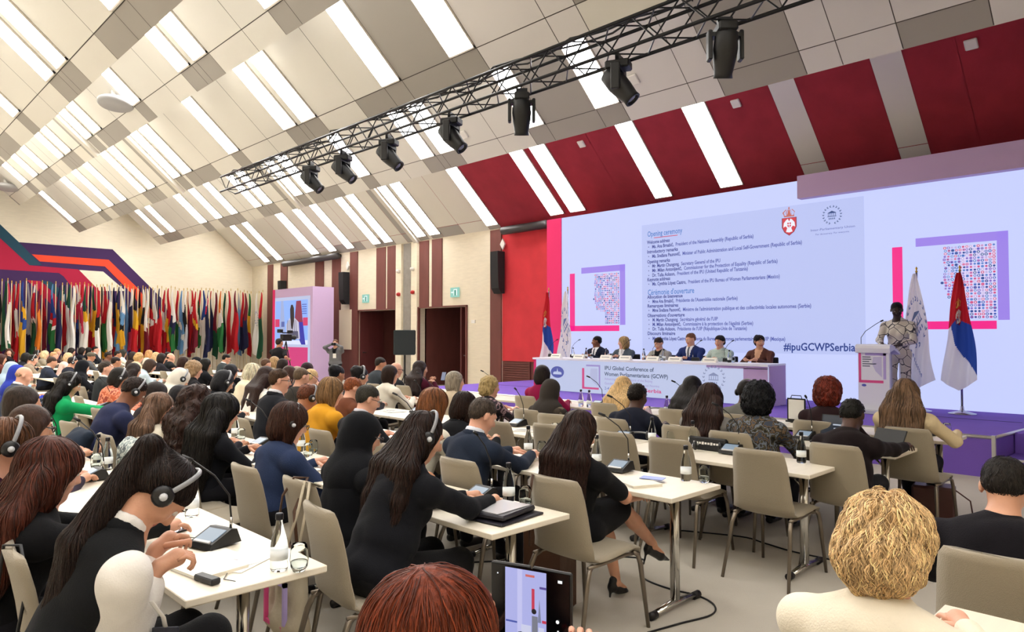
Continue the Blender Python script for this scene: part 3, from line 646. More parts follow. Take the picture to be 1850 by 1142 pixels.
for (u, yaw, tilt), lab in zip([(3.26, .1, .35), (4.49, 1.2, .7), (5.93, 0, .25), (7.25, 1.2, .75), (8.7, 1.3, .8), (9.97, 1.3, .85), (11.0, 1.4, .8)], labs):
    r_ = empty('moving_head_light', (6.0, u, 4.60), yaw-math.radians(135) if yaw > .5 else math.radians(45), lab, 'stage light', 'moving head lights on the truss')
    b = MB(); b.box((0, 0, -.07), (.13, .09, .045), M_blk, bev=.015); b.box((0, 0, .0), (.02, .07, .05), M_trs); b.build('base', None, r_)
    b = MB()
    for s in (-1, 1): b.box((0, s*.145, -.22), (.05, .02, .14), M_blk, bev=.01)
    b.box((0, 0, -.125), (.05, .16, .02), M_blk); b.build('yoke', None, r_)
    b = MB(); Mx = rot(0, math.pi-tilt, 0, (0, 0, -.27))
    b.lathe([(.05, -.2), (.1, -.17), (.115, -.02), (.105, .08), (.085, .2), (.09, .24), (.07, .24), (.065, .2), (0, .2)], M_blk, 16, M=Mx); h = b.build('head', None, r_)
    b = MB(); b.lathe([(.066, .21), (.04, .225), (0, .23)], mat('lens', '#8a8f98', .1, .3), 14, M=Mx); b.build('lens', None, h)
# ---- wall and ceiling fittings ---------------------------------------------------------
def on_slope(i, t, u, off=0): v, z = FOLD[i]; return (v-t-off*.67, u, z+SLOPE*t-off*.74)
M_wht = mat('white_plastic', '#e9e6e0', .4)
for (i, t, u, lab) in [(0, 1.52, 10.64, 'small white square access point on the red slope left of the screen lights'), (0, 1.55, 6.7, 'small white square access point on the red slope above the slide'), (0, 1.55, 2.75, 'small white square access point on the dark red slope at the right'),
                       (1, .54, 6.84, 'small white square box on the beige slope behind the moving head light'), (1, .51, 11.17, 'small white square box on the beige slope beyond the truss'), (1, .51, 15.9, 'small white square box on the beige slope near the far truss tip')]:
    b = MB(); b.box((0, 0, 0), (.09, .09, .02), M_wht, M=Matrix.Rotation(math.atan(SLOPE), 4, 'Y'), bev=.012); o = tag(b.build('access_point'), lab, 'wireless box'); o.location = on_slope(i, t, u, .02)
for (u, v, z, lab) in [(15.6, 4.2, 6.28, 'white round ceiling dish on a short arm near the top left light panels'), (27.0, 4.2, 6.3, 'white round ceiling dish at the far left edge of the ceiling')]:
    r_ = empty('ceiling_dish', (v, u, z), 0, lab, 'antenna dish')
    b = MB(); b.lathe([(0, .02), (.3, .0), (.33, .03), (.33, .09), (.28, .11), (0, .12)], mat('dish_grey', '#a7a6a6', .5), 28, M=rot(-.12, .1, 0)); b.build('dish', M_wht, r_)
    b = MB(); b.tube([(0, .02, .1), (-.02, .1, .28), (.0, .12, .42)], [.07, .045, .04], M_wht, 10); b.build('arm', None, r_)
def line_speaker(u, z0, z1, lab, w=.16):
    r_ = empty('line_speaker', (VW-.2, u, z0), 0, lab, 'loudspeaker'); b = MB(); n = 8; H = z1-z0
    pts = [(-.12+(.10 if i == 0 else 0)+.05*(1-i/8)**2, H*i/8) for i in range(9)]
    b.poly([(x, w, z) for x, z in pts]+[(.16, w, H), (.16, w, 0)], mat('speaker_black', '#1b1a1d', .7, bump=.3, bscale=200), ext=(0, -2*w, 0)); b.build('cabinet', None, r_)
    b = MB(); b.box((.17, 0, H*.5), (.03, .05, .1), M_trs); b.build('wall_bracket', None, r_)
line_speaker(14.95, 2.9, 4.12, 'tall black column loudspeaker on the red wall left of the big screen')
line_speaker(23.35, 2.85, 4.05, 'tall black curved loudspeaker on the cream wall right of the lilac totem')
line_speaker(28.3, 3.3, 4.0, 'short black box loudspeaker above the lilac totem', .13)
for (u0, u1, lab) in [(23.75, 28.1, 'long black projection screen housing above the lilac totem'), (13.0, 14.7, 'black projection screen housing on the red wall beside the pink board')]:
    r_ = empty('projection_screen_case', (VW-.2, (u0+u1)/2, 4.6), 0, lab, 'projection screen')
    b = MB(); b.tube([(0, (u0-u1)/2, .1), (0, (u1-u0)/2, .1)], .12, mat('case_dark', '#3a3636', .5), 8); b.build('case', None, r_)
    b = MB()
    for y in ((u0-u1)/2+.1, (u1-u0)/2-.1): b.box((.09, y, .12), (.1, .03, .05), M_trs)
    b.build('wall_brackets', None, r_)
for (u, z, lab) in [(14.85, 4.34, 'white diamond shaped wall sensor above the right column loudspeaker'), (23.3, 4.3, 'white diamond shaped wall sensor above the curved loudspeaker')]:
    b = MB(); b.poly([(0, .1, 0), (0, 0, .16), (0, -.1, 0), (0, 0, -.16)][::-1], M_wht, ext=(-.05, 0, 0)); o = tag(b.build('wall_sensor'), lab, 'sensor'); o.location = (VW-.03, u, z)
for (u, z, lab) in [(22.1, 3.02, 'green and white exit sign above the left doorway'), (17.05, 3.03, 'green and white exit sign above the right doorway')]:
    r_ = empty('exit_sign', (VW-.03, u, z), 0, lab, 'exit sign')
    b = MB(); b.box((0, 0, 0), (.02, .2, .15), mat('exit_green', '#9fe0cf', .5, emit=.8)); b.build('panel', None, r_)
    b = MB(); b.poly([(-.022, y, z_) for y, z_ in [(.04, .1), (-.13, .1), (-.13, -.1), (.04, -.1)][::-1]], mat('exit_white', '#f2fffb', .5, emit=1.0)); b.poly([(-.024, y, z_) for y, z_ in [(-.0, .07), (-.08, .07), (-.08, -.1), (-.0, -.1)][::-1]], mat('exit_dark', '#2f9f86', .5, emit=.8))
    b.poly([(-.024, y, z_) for y, z_ in [(.16, .02), (.07, .02), (.07, .06), (.05, 0), (.07, -.06), (.07, -.02), (.16, -.02)]], mat('exit_white', '')); b.build('pictogram', None, r_)
for (u, z, c, lab, nm) in [(19.95, 3.87, '#d8d2c8', 'small wall camera left of the grey column', 'wall_camera'), (19.15, 3.9, '#d8d2c8', 'small wall camera right of the grey column', 'wall_camera'), (19.93, 3.08, '#b02020', 'red fire alarm sounder left of the grey column', 'alarm_sounder'), (19.13, 3.12, '#b02020', 'red fire alarm sounder right of the grey column', 'alarm_sounder')]:
    r_ = empty(nm, (VW-.09, u, z), 0, lab, nm.replace('_', ' ')); mm = mat('fit'+c, c, .4)
    b = MB(); b.box((0, 0, 0), (.02, .05, .05), mm, bev=.008); b.build('mount', None, r_)
    b = MB(); b.lathe([(.06, 0), (.07, .04), (.05, .1), (0, .11)], mm, 12, M=rot(0, -math.pi/2, 0)); b.build('body', None, r_)
b = MB(); b.box((0, 0, 0), (.01, .09, .05), M_wht, bev=.004); o = tag(b.build('wall_switch_plate'), 'small white plate on the cream wall right of the right doorway', 'switch'); o.location = (VW-.01, 16.2, 2.1)
# square monitor/loudspeaker on a stand by the doorways
r_ = empty('stand_loudspeaker', (12.0, 16.55, 0), math.radians(-38), 'big square black loudspeaker on a tripod stand between the doorways', 'loudspeaker')
b = MB(); b.box((0, 0, 1.48), (.3, .36, .35), mat('spk_green', '#222a2b', .7, bump=.3, bscale=150), bev=.02); c_ = b.build('cabinet', None, r_)
b = MB(); b.box((-.302, 0, 1.48), (.006, .33, .32), mat('spk_grille', '#262d2c', .9, bump=.6, bscale=300)); b.build('grille', None, c_)
b = MB(); b.tube([(0, 0, .3), (0, 0, 1.15)], .022, M_trs); b.build('pole', None, r_)
for a in (0, 2.1, 4.2):
    b = MB(); b.tube([(0, 0, .6), (.4*math.cos(a), .4*math.sin(a), .015)], .014, M_trs); b.build('leg', None, r_)
# white banner board by the photographer
b = MB(); b.box((0, 0, 0), (.02, .42, .75), mat('cream_board', '#e8dcc0', .7)); o = tag(b.build('hanging_board'), 'plain cream board leaning on the brown wall behind the standing photographer', 'board'); o.location = (14.255, 23.45, 1.9)
# ---- smooth-union body modeller --------------------------------------------------------
def V3(*a): return np.array(a, float)
class SDF:
    def __init__(s, vox): s.vox = vox; s.p = []
    def cap(s, a, b, ra, rb=None, k=.02, m=0, sub=False): s.p.append(('c', V3(*a), V3(*b), ra, ra if rb is None else rb, k, m, sub)); return s
    def ell(s, c, r, R=None, k=.02, m=0, sub=False): s.p.append(('e', V3(*c), V3(*r), np.eye(3) if R is None else R, 0, k, m, sub)); return s
    def chain(s, pts, rs, k=.02, m=0):
        for i in range(len(pts)-1): s.cap(pts[i], pts[i+1], rs[i], rs[i+1], k, m)
        return s
    def mesh(s, name, mats, parent, wr=0, wf=22, disp=None, matfn=None, smooth=True, cut=None):
        vox = s.vox; lo = np.full(3, 1e9); hi = -lo
        bb = []
        for p in s.p:
            if p[0] == 'c': l = np.minimum(p[1]-p[3], p[2]-p[4]); h = np.maximum(p[1]+p[3], p[2]+p[4]); R_ = max(p[3], p[4]); l = np.minimum(p[1], p[2])-R_; h = np.maximum(p[1], p[2])+R_
            else: e = np.sqrt(((p[3]*p[2][None, :])**2).sum(1)); l = p[1]-e; h = p[1]+e
            bb.append((l, h))
            if not p[7]: lo = np.minimum(lo, l); hi = np.maximum(hi, h)
        lo -= 3*vox+wr+(.03 if disp else 0); hi += 3*vox+wr+(.03 if disp else 0)
        n = np.ceil((hi-lo)/vox).astype(int)+1
        F = np.full(n, .12, np.float32); I = np.zeros(n, np.int8)
        ax = [lo[i]+vox*np.arange(n[i]) for i in range(3)]
        for p, (l, h) in zip(s.p, bb):
            mg = p[5]+.035+wr
            i0 = np.clip(np.floor((l-mg-lo)/vox).astype(int), 0, n); i1 = np.clip(np.ceil((h+mg-lo)/vox).astype(int)+1, 0, n)
            if np.any(i1 <= i0): continue
            sl = tuple(slice(a, b_) for a, b_ in zip(i0, i1))
            X, Y, Z = np.meshgrid(ax[0][sl[0]], ax[1][sl[1]], ax[2][sl[2]], indexing='ij', sparse=True)
            if p[0] == 'c':
                a, b_ = p[1], p[2]; d = b_-a; L2 = max(1e-9, float(d@d))
                t = np.clip(((X-a[0])*d[0]+(Y-a[1])*d[1]+(Z-a[2])*d[2])/L2, 0, 1)
                D = np.sqrt((X-a[0]-t*d[0])**2+(Y-a[1]-t*d[1])**2+(Z-a[2]-t*d[2])**2)-(p[3]+(p[4]-p[3])*t)
            else:
                c, r, R = p[1], p[2], p[3]; x, y, z = X-c[0], Y-c[1], Z-c[2]
                q = [(R[0, i]*x+R[1, i]*y+R[2, i]*z) for i in range(3)]
                k0 = np.sqrt((q[0]/r[0])**2+(q[1]/r[1])**2+(q[2]/r[2])**2)
                k1 = np.sqrt((q[0]/r[0]**2)**2+(q[1]/r[1]**2)**2+(q[2]/r[2]**2)**2)+1e-9
                D = k0*(k0-1)/k1
            D = D.astype(np.float32); G = F[sl]; k = max(p[5], 1e-4)
            if p[7]:
                D = -D; hh = np.clip(.5-.5*(G-D)/k, 0, 1); N = G*(1-hh)+D*hh+k*hh*(1-hh); F[sl] = N
            else:
                J = I[sl]; J[D < G] = p[6]
                hh = np.clip(.5+.5*(G-D)/k, 0, 1); F[sl] = G*(1-hh)+D*hh-k*hh*(1-hh)
        if wr or disp:
            X, Y, Z = np.meshgrid(*ax, indexing='ij', sparse=True)
            if wr:
                w = wf; A_ = w*(.9*Z+.5*X)+2.2*np.sin(w*.35*Y+1.5*np.sin(w*.3*X))+1.3*np.sin(w*.4*Z+3); B_ = w*.8*(Y-.4*Z)+2*np.sin(w*.33*Z+w*.2*X)
                env = .5+.5*np.sin(w*.22*Z+2*np.sin(w*.2*Y)+w*.25*X); F += (wr*((1-2*np.abs(np.sin(A_*.5)))*env+(1-2*np.abs(np.sin(B_*.5)))*(1-env))).astype(np.float32)
            if disp: F += disp(X, Y, Z).astype(np.float32)
        if cut is not None:
            X, Y, Z = np.meshgrid(*ax, indexing='ij', sparse=True); F = np.maximum(F, cut(X, Y, Z).astype(np.float32))
        F[0] = F[-1] = 1; F[:, 0] = F[:, -1] = 1; F[:, :, 0] = F[:, :, -1] = 1
        S = F < 0; nx, ny, nz = [q-1 for q in n]
        cor = {}
        cnt = np.zeros((nx, ny, nz), np.int8)
        for i in (0, 1):
            for j in (0, 1):
                for k in (0, 1): cor[i, j, k] = (slice(i, i+nx), slice(j, j+ny), slice(k, k+nz)); cnt += S[cor[i, j, k]]
        act = (cnt > 0) & (cnt < 8); ci = np.argwhere(act)
        if len(ci) == 0: return None
        fl = np.ravel_multi_index(ci.T, act.shape); idx = np.full(act.size, -1, np.int64); idx[fl] = np.arange(len(fl))
        pos = np.zeros((len(ci), 3)); num = np.zeros(len(ci))
        def at(c): q = ci+np.array(c); return F[q[:, 0], q[:, 1], q[:, 2]]
        cs = list(cor)
        for a in cs:
            for d in range(3):
                if a[d] == 0:
                    b_ = list(a); b_[d] = 1; fa, fb = at(a), at(b_); cr = (fa < 0) != (fb < 0)
                    t = np.where(cr, fa/np.where(cr, fa-fb, 1), 0); q = np.array(a, float)[None, :].repeat(len(ci), 0); q[:, d] += t
                    pos += q*cr[:, None]; num += cr
        P = (ci+pos/num[:, None])*vox+lo
        quads = []; idx = idx.reshape(act.shape)
        for d in range(3):
            e = [0, 0, 0]; e[d] = 1
            A = S[:-1, :-1, :-1]; Bs = S[e[0]:e[0]+nx, e[1]:e[1]+ny, e[2]:e[2]+nz]
            cr = np.argwhere(A != Bs)
            o1, o2 = [(1, 2), (2, 0), (0, 1)][d]
            cr = cr[(cr[:, o1] > 0) & (cr[:, o2] > 0)]
            def gi(u, w): q = cr.copy(); q[:, o1] -= u; q[:, o2] -= w; return idx[q[:, 0], q[:, 1], q[:, 2]]
            Q = np.stack([gi(0, 0), gi(1, 0), gi(1, 1), gi(0, 1)], 1)
            fwd = A[cr[:, 0], cr[:, 1], cr[:, 2]]
            Q[~fwd] = Q[~fwd][:, ::-1]; quads.append(Q)
        Q = np.concatenate(quads); Q = Q[(Q >= 0).all(1)]
        if smooth:      # one light smoothing pass
            for _ in range(1):
                acc = np.zeros_like(P); c = np.zeros(len(P))
                for a, b_ in ((0, 1), (1, 2), (2, 3), (3, 0)):
                    np.add.at(acc, Q[:, a], P[Q[:, b_]]); np.add.at(acc, Q[:, b_], P[Q[:, a]]); np.add.at(c, Q[:, a], 1); np.add.at(c, Q[:, b_], 1)
                P = P*.5+.5*acc/np.maximum(c, 1)[:, None]
        me = bpy.data.meshes.new(name)
        me.vertices.add(len(P)); me.vertices.foreach_set('co', P.astype(np.float32).ravel())
        me.loops.add(Q.size); me.loops.foreach_set('vertex_index', Q.astype(np.int32).ravel())
        me.polygons.add(len(Q)); me.polygons.foreach_set('loop_start', np.arange(0, Q.size, 4, dtype=np.int32)); me.polygons.foreach_set('loop_total', np.full(len(Q), 4, np.int32))
        for m in mats: me.materials.append(m)
        fc = P[Q].mean(1)
        if len(mats) > 1:
            g = np.clip(np.round((fc-lo)/vox).astype(int), 0, n-1); mi = I[g[:, 0], g[:, 1], g[:, 2]].astype(np.int32)
            if matfn is not None: mi = matfn(fc, mi).astype(np.int32)
            me.polygons.foreach_set('material_index', np.clip(mi, 0, len(mats)-1))
        me.polygons.foreach_set('use_smooth', np.ones(len(Q), bool))
        me.update(calc_edges=True)
        o = bpy.data.objects.new(name, me); COL.objects.link(o)
        if parent is not None: o.parent = parent
        return o
def Rm(yaw=0, pitch=0, roll=0):     # pitch > 0 looks down, yaw > 0 turns left
    cy, sy, cp, sp_, cr, sr = math.cos(yaw), math.sin(yaw), math.cos(pitch), math.sin(pitch), math.cos(roll), math.sin(roll)
    Rz = np.array([[cy, -sy, 0], [sy, cy, 0], [0, 0, 1]]); Ry = np.array([[cp, 0, sp_], [0, 1, 0], [-sp_, 0, cp]]); Rx = np.array([[1, 0, 0], [0, cr, -sr], [0, sr, cr]])
    return Rz@Ry@Rx
SKIN = {'fair': '#dba58c', 'light': '#cf9a7e', 'tan': '#b57f61', 'brown': '#7d4f38', 'dark': '#4b2f25', 'black': '#2e1e1a'}
def skin_mat(t): return mat('skin_'+t, SKIN[t], .5, sss=.06, bump=.08, bscale=120, var=.05, vscale=14)
def hair_mat(c, st=(60, 60, 7)): return mat('hair_'+c+str(st[2]), c, .5, bump=.35, bscale=3.2, stretch=st, var=.45, vscale=1.6, spec=.22)
def cloth_mat(c, kind=None):
    if kind == 'camo': return mat('cloth_camo', '#555', .9, pattern=(['#23211c', '#4b4535', '#6d7480', '#2e2b26', '#66533f', '#3c4250'], 16, 'noise'), bump=.3, bscale=60)
    if kind == 'floral': return mat('cloth_floral', '#555', .9, pattern=(['#1b1820', '#1b1820', '#3b2b33', '#a0848a', '#241f28'], 14, 'noise'), bump=.2, bscale=60)
    if kind == 'leopard': return mat('cloth_leopard', '#555', .9, pattern=(['#2c241e', '#5c5040', '#3a3128', '#2c241e'], 22, 'voronoi'), bump=.3, bscale=60)
    if kind == 'stripes': return mat('cloth_stripes', '#555', .8, pattern=(['#6f9a90', '#dfe5df'], 26, 'wave'))
    if kind == 'patch': return mat('cloth_patch', '#555', .8, pattern=(['#3c3c48', '#c9c3bd', '#d9d4ce', '#c9c3bd'], 7, 'edge'))
    if kind == 'orange': return mat('cloth_orange', '#c56a48', .8, pattern=(['#b8593a', '#d98a6a', '#8f3b2c'], 18, 'noise'))
    return mat('cloth_'+c, c, .92, bump=.25, bscale=180, sheen=.03, var=.06, vscale=9, spec=.15)
def ik(S, W, l1, l2, hint):
    S, W, hint = V3(*S), V3(*W), V3(*hint); d = W-S; L = np.linalg.norm(d); 
    if L > (l1+l2)*.995: W = S+d*(l1+l2)*.995/L; d = W-S; L = np.linalg.norm(d)
    a = (l1*l1-l2*l2+L*L)/(2*L); h = math.sqrt(max(1e-6, l1*l1-a*a)); u = d/L; n = hint-u*(hint@u); n /= np.linalg.norm(n)+1e-9
    return S+u*a+n*h, W
def finger_tubes(mb, W, fd, up, side, m, curl=.7, scale=1, nails=None):
    """five bent fingers growing from a palm at wrist W; fd forward, up = back of the hand, side = thumb direction"""
    W, fd, up, side = map(lambda q: Vector(q), (W, fd, up, side)); fd.normalize(); side = (side-fd*side.dot(fd)).normalized(); up = (up-fd*up.dot(fd)-side*up.dot(side)).normalized()
    s = scale
    for i, (off, L, r) in enumerate([(.028, .072, .0088), (.0095, .08, .009), (-.0095, .075, .0085), (-.028, .06, .0075)]):
        p = W+fd*.078*s+side*off*s; d = fd+side*off*1.5; pts = [W+fd*.05*s+side*off*.9*s]; a = .12; rs = [r*s*1.05]
        pts.append(p); rs.append(r*s*1.03)
        for seg, fr in enumerate((.45, .32, .23)):
            a += curl*(.45, .6, .4)[seg]*(1+.12*i); q = (d*math.cos(a)-up*math.sin(a)).normalized(); p = p+q*L*fr*s; pts.append(p); rs.append(r*s*(1-.1*(seg+1)))
        pts.append(p+q*.004*s); rs.append(r*s*.45); mb.tube(pts, rs, m, 8)
        if nails: mb.tube([p+up*r*.35*s, p+q*.012*s+up*r*.3*s], [r*.62*s, r*.35*s], nails, 6, flat=.6)
    p = W+fd*.02*s+side*.025*s; d = (fd*.55+side*.85-up*.15).normalized(); pts = [W+fd*.005*s, p]; rs = [.014*s, .0125*s]
    for seg, L in enumerate((.03, .028, .022)): p = p+d*L*s; pts.append(p); rs.append((.0115-.001*seg)*s); d = (d+fd*.35*(seg+1)*.6-up*.12).normalized()
    pts.append(p+d*.004); rs.append(.005*s); mb.tube(pts, rs, m, 8)
    if nails: mb.tube([p+up*.004, p+d*.014*s+up*.003], [.008*s, .005*s], nails, 6, flat=.6)
def shade(c, f): r = srgb(c); return tuple(min(1, q*f) for q in r)
def locks(ho, style, hc, vox, Hc, R, hlen):
    from mathutils.bvhtree import BVHTree
    me = ho.data; vs = [v.co.copy() for v in me.vertices]; ns = [v.normal.copy() for v in me.vertices]
    bv = BVHTree.FromPolygons([tuple(v) for v in vs], [tuple(q.vertices) for q in me.polygons])
    R_ = random.Random(int(abs(Hc[0]*9999+len(vs)))); big = vox < .0112; hero = vox <= .0086
    short = style == 'short'; curly = style in ('curly', 'afro', 'bobcurl', 'longcurl', 'updo')
    n = (1500 if big else 420) if not short else (1100 if big else 300)
    L = .022 if short else (.09 if curly else .15); steps = 4 if short else 8; r0 = (.0016 if short else .0028) if big else .004
    if curly and big: r0 = .0028
    if hero: n, r0, L = 4200, .0016, (.1 if curly else .13)
    ms = [mat('lock_%s_%d' % (hc, i), shade(hc, f), .42, spec=.3) for i, f in enumerate((.4, .75, 1.15, 1.7))]
    crown = Vector(Hc+R@np.array((-.05, 0, .12))); fw = Vector(R@np.array((1, 0, 0))); b = MB()
    for _ in range(n):
        k = R_.randrange(len(vs)); p = vs[k]+ns[k]*.001; pts = []; ph = R_.uniform(0, 6.3); am = (.45 if short else ((.75 if hero else 1.3) if curly else .18)); sg = R_.uniform(.6, 1.4)
        for j in range(steps):
            h = bv.find_nearest(p)
            if h[0] is None: break
            q, nn = h[0], h[1]; pts.append(q+nn*(.0015+.003*math.sin(math.pi*j/steps)*(2.2 if curly else 1)))
            g = Vector((0, 0, -1)) if not short else ((p-crown).normalized()+fw*.3)
            if not short and (p-crown).length < .09: g = (p-crown)+Vector((0, 0, -.02))
            g = g-nn*g.dot(nn)
            if g.length < 1e-4: g = Vector((1, 0, 0))
            g.normalize(); sd = nn.cross(g)
            d = g+sd*am*math.sin(ph+j*(1.3 if curly else .7)*sg); p = q+d.normalized()*(L/steps)
        if len(pts) > 2:
            m_ = len(pts); b.tube(pts, [r0*(.5+.5*math.sin(math.pi*min(1, (i+.6)/m_))) if i < m_-1 else r0*.2 for i in range(m_)], ms[min(3, int(R_.triangular(0, 4, 1.3)))], 4, False, flat=.6)
    if b.v: b.build('hair_locks', None, ho)
PN = {'n': 0}
def person(loc, ztop, label, yaw=0, lean=.25, hp=.2, hy=0, hr=0, skin='light', hair='short', hc='#2b1c16', top='#20222a', tk=None, legs='#1b1b20', vox=.02, stand=False, floor=0, shoul=.19,
           arms='desk', glasses=False, collar=None, tie=None, shirt=None, sleeves='long', female=False, hands=True, lh=None, rh=None, hlen=.32, hvol=1.0, group=None, headloc=True, legpose=None, fat=1.0, slope_=0, sk=None, headset=None, hscale=1.0, seated_x=None, long_front=False, vest=None, ehint=None, fcurl=None):
    """one person; loc = where the head is (x, y), ztop = height of the top of the head"""
    hs = hscale
    hip_z = .56+floor if not stand else .93*(ztop-floor)/1.75+floor
    neck_l = .085
    hd = .118*hs
    # torso length from the wanted head height
    hz = ztop-.122*hs                      # head centre
    T = (hz-hip_z-.15*math.cos((lean+hp)*.5)*hs)/math.cos(lean)
    if not stand: T = min(max(T, .40), .60)
    P = V3(0, 0, hip_z); sd = V3(math.sin(lean), 0, math.cos(lean)); N = P+sd*T
    nd = V3(math.sin(lean*.8+hp*.35), 0, math.cos(lean*.8+hp*.35)); Hc = N+nd*.15*hs+V3(.01, 0, 0)
    hz_ = hz-Hc[2]
    if not stand: P[2] += hz_*.5; N[2] += hz_; Hc[2] += hz_
    else: N[2] += hz_; Hc[2] += hz_
    T2 = np.linalg.norm(N-P)/.5; sdir = (N-P)/np.linalg.norm(N-P)
    # place: root is the pelvis spot on the floor so that the head lands on loc
    off = Matrix.Rotation(yaw, 3, 'Z') @ Vector((Hc[0], Hc[1], 0))
    root = empty('person', (loc[0]-off.x, loc[1]-off.y, floor), yaw, label, 'person', group)
    P[2] -= floor; N[2] -= floor; Hc[2] -= floor
    R = Rm(hy, hp+lean*.25, hr); H = lambda x, y, z: Hc+R@(V3(x, y, z)*hs)
    HR = lambda: R
    sm = skin_mat(skin); B = lambda f: P+sdir*(T2*.5*f)
    fore = V3(math.cos(lean), 0, -math.sin(lean))
    sh = [B(.88)+V3(-.01, s*shoul, -.035) for s in (-1, 1)]       # right, left
    w = fat
    # hands
    def dflt(s):
        if arms == 'desk': return V3(Hc[0]+.16 if Hc[0] > .2 else .42, s*.13, .785)
        if arms == 'lap': return V3(.27, s*.09, .66)
        if arms == 'side': return V3(.05, s*.3, P[2]-.02)
        if arms == 'chin': return H(.09, s*.03, -.16)
        if arms == 'phone': return V3(Hc[0]+.22, s*.07, Hc[2]-.22)
        if arms == 'camera': return H(.13, s*.06, .0)
        return V3(.4, s*.15, .785)
    tg = [V3(*rh) if rh is not None else dflt(-1), V3(*lh) if lh is not None else dflt(1)]
    arm = []
    for s, S, W in ((-1, sh[0], tg[0]), (1, sh[1], tg[1])):
        E, W2 = ik(S, W, .285, .25, (-.25, s*.75, -.8) if ehint is None else (ehint[0], s*abs(ehint[1]), ehint[2])); arm.append((S, E, W2))
    # ---- body surface: head with features, neck, trunk, arms and palms
    fine = vox <= .013; hv = min(vox, .012) if fine else vox*.8
    b = SDF(vox if not fine else max(vox, .0085))
    E = lambda c, r, k=.02, m=0, sub=False, R2=None: b.ell(H(*c), [q*hs for q in r], R if R2 is None else R@R2, k, m, sub)
    E((-.012, 0, .03), (.097, .077, .09)); E((.03, 0, -.025), (.066, .06, .09), .025); E((.035, 0, -.07), (.05, .045, .045), .02); E((.07, 0, -.098), (.022, .022, .018), .02)
    b.cap(H(.09, 0, .02), H(.112, 0, -.022), .009*hs, .013*hs, .012); b.cap(H(.1, -.012, -.026), H(.1, .012, -.026), .009*hs, None, .01)
    b.cap(H(.083, -.035, .032), H(.083, .035, .032), .012*hs, None, .015)
    for s in (-1, 1):
        if fine: E((.096, s*.033, .012), (.014, .017, .011), .012, 0, True)
        E((.058, s*.045, -.025), (.03, .022, .025), .02)
        E((-.008, s*.083, -.002), (.021, .011, .033), .006, 0)
    b.cap(H(.088, -.018, -.056), H(.088, .018, -.056), .0095*hs, None, .008, 1)
    b.cap(N+V3(-.01, 0, -.02), H(-.02, 0, -.05), .058*hs, .052*hs, .03)
    b.cap(B(.15), B(.9), .1, .09, .05); b.cap(sh[0], sh[1], .045, None, .04)
    for S, E_, W in arm:
        b.cap(S, E_, .043, .037, .02); b.cap(E_, W, .036, .026, .02)
        f = (W-E_)/np.linalg.norm(W-E_); fdn = f+V3(0, 0, -f[2]*.7); fdn /= np.linalg.norm(fdn)
        if hands: b.cap(W, W+fdn*.055, .024, .032, .015)
    bm = [sm, mat('lips_'+skin, {'fair': '#b9605c', 'light': '#a9564f', 'tan': '#8f483f', 'brown': '#5c2f2a', 'dark': '#3b2220', 'black': '#2a1816'}[skin], .45)]
    legsk = sleeves == 'bare_legs'
    lp_ = legpose or [((.0, -.09, .54), (.43, -.12, .53), (.47, -.1, .09)), ((.0, .09, .54), (.43, .12, .53), (.5, .1, .09))]
    if stand: lp_ = [((0, -.09, P[2]), (.02, -.1, P[2]*.53), (-.01, -.1, .09)), ((0, .09, P[2]), (.02, .1, P[2]*.53), (-.01, .11, .09))]
    if legsk or sk:
        for h_, k_, a_ in lp_: b.cap(h_, k_, .07, .052, .02); b.cap(k_, V3(*k_)*.62+V3(*a_)*.38, .05, .05, .02); b.cap(V3(*k_)*.62+V3(*a_)*.38, a_, .05, .03, .02)
    body = b.mesh('body', bm, root)
    mb = MB()
    if hands and vox < .03:
        for s, (S, E_, W) in zip((-1, 1), arm):
            f = (W-E_)/np.linalg.norm(W-E_); fdn = f+V3(0, 0, -f[2]*.7)
            if arms in ('camera', 'phone', 'chin') and lh is None: fdn = f
            finger_tubes(mb, W+fdn*.0, fdn, (0, 0, 1) if abs(f[2]) < .8 else (-1, 0, 0), (0, -s, 0), sm, fcurl or (.55 if arms == 'desk' else 1.1), 1)
    if mb.v:    # fingers belong to the body surface: append them to the same mesh
        me = body.data; nv = len(me.vertices); vs = np.empty(nv*3, np.float32); me.vertices.foreach_get('co', vs)
        polys = [tuple(p.vertices) for p in me.polygons]; mi = [p.material_index for p in me.polygons]
        allv = [tuple(q) for q in vs.reshape(-1, 3)]+mb.v; allf = polys+[[q+nv for q in f] for f in mb.f]
        m2 = bpy.data.meshes.new('body'); m2.from_pydata(allv, [], allf)
        for q in bm: m2.materials.append(q)
        m2.polygons.foreach_set('material_index', mi+[0]*len(mb.f)); m2.polygons.foreach_set('use_smooth', [True]*len(allf)); m2.update(); body.data = m2
    HM = Matrix([[*R[0]*hs, Hc[0]], [*R[1]*hs, Hc[1]], [*R[2]*hs, Hc[2]], [0, 0, 0, 1]])
    if vox <= .016:
        for s in (-1, 1):
            e = MB(); e.lathe([(0, -.0115), (.008, -.008), (.0115, 0), (.008, .008), (.006, .0098)], mat('eye_white', '#d8d2cc', .3), 10, M=HM@rot(0, math.pi/2, 0, (.083, s*.033, .012))); e.lathe([(.0062, .0096), (0, .0116)], mat('iris', '#2a1d15', .2), 10, M=HM@rot(0, math.pi/2, 0, (.083, s*.033, .012))); e.build('eye', None, root)
            e = MB(); e.tube([HM@Vector(q) for q in [(.091, s*.018, .034), (.094, s*.034, .039), (.083, s*.052, .034)]], [.003*hs, .004*hs, .002*hs], hair_mat(hc if hair != 'hijab' else '#2b1c16'), 6, flat=.6); e.build('eyebrow', None, root)
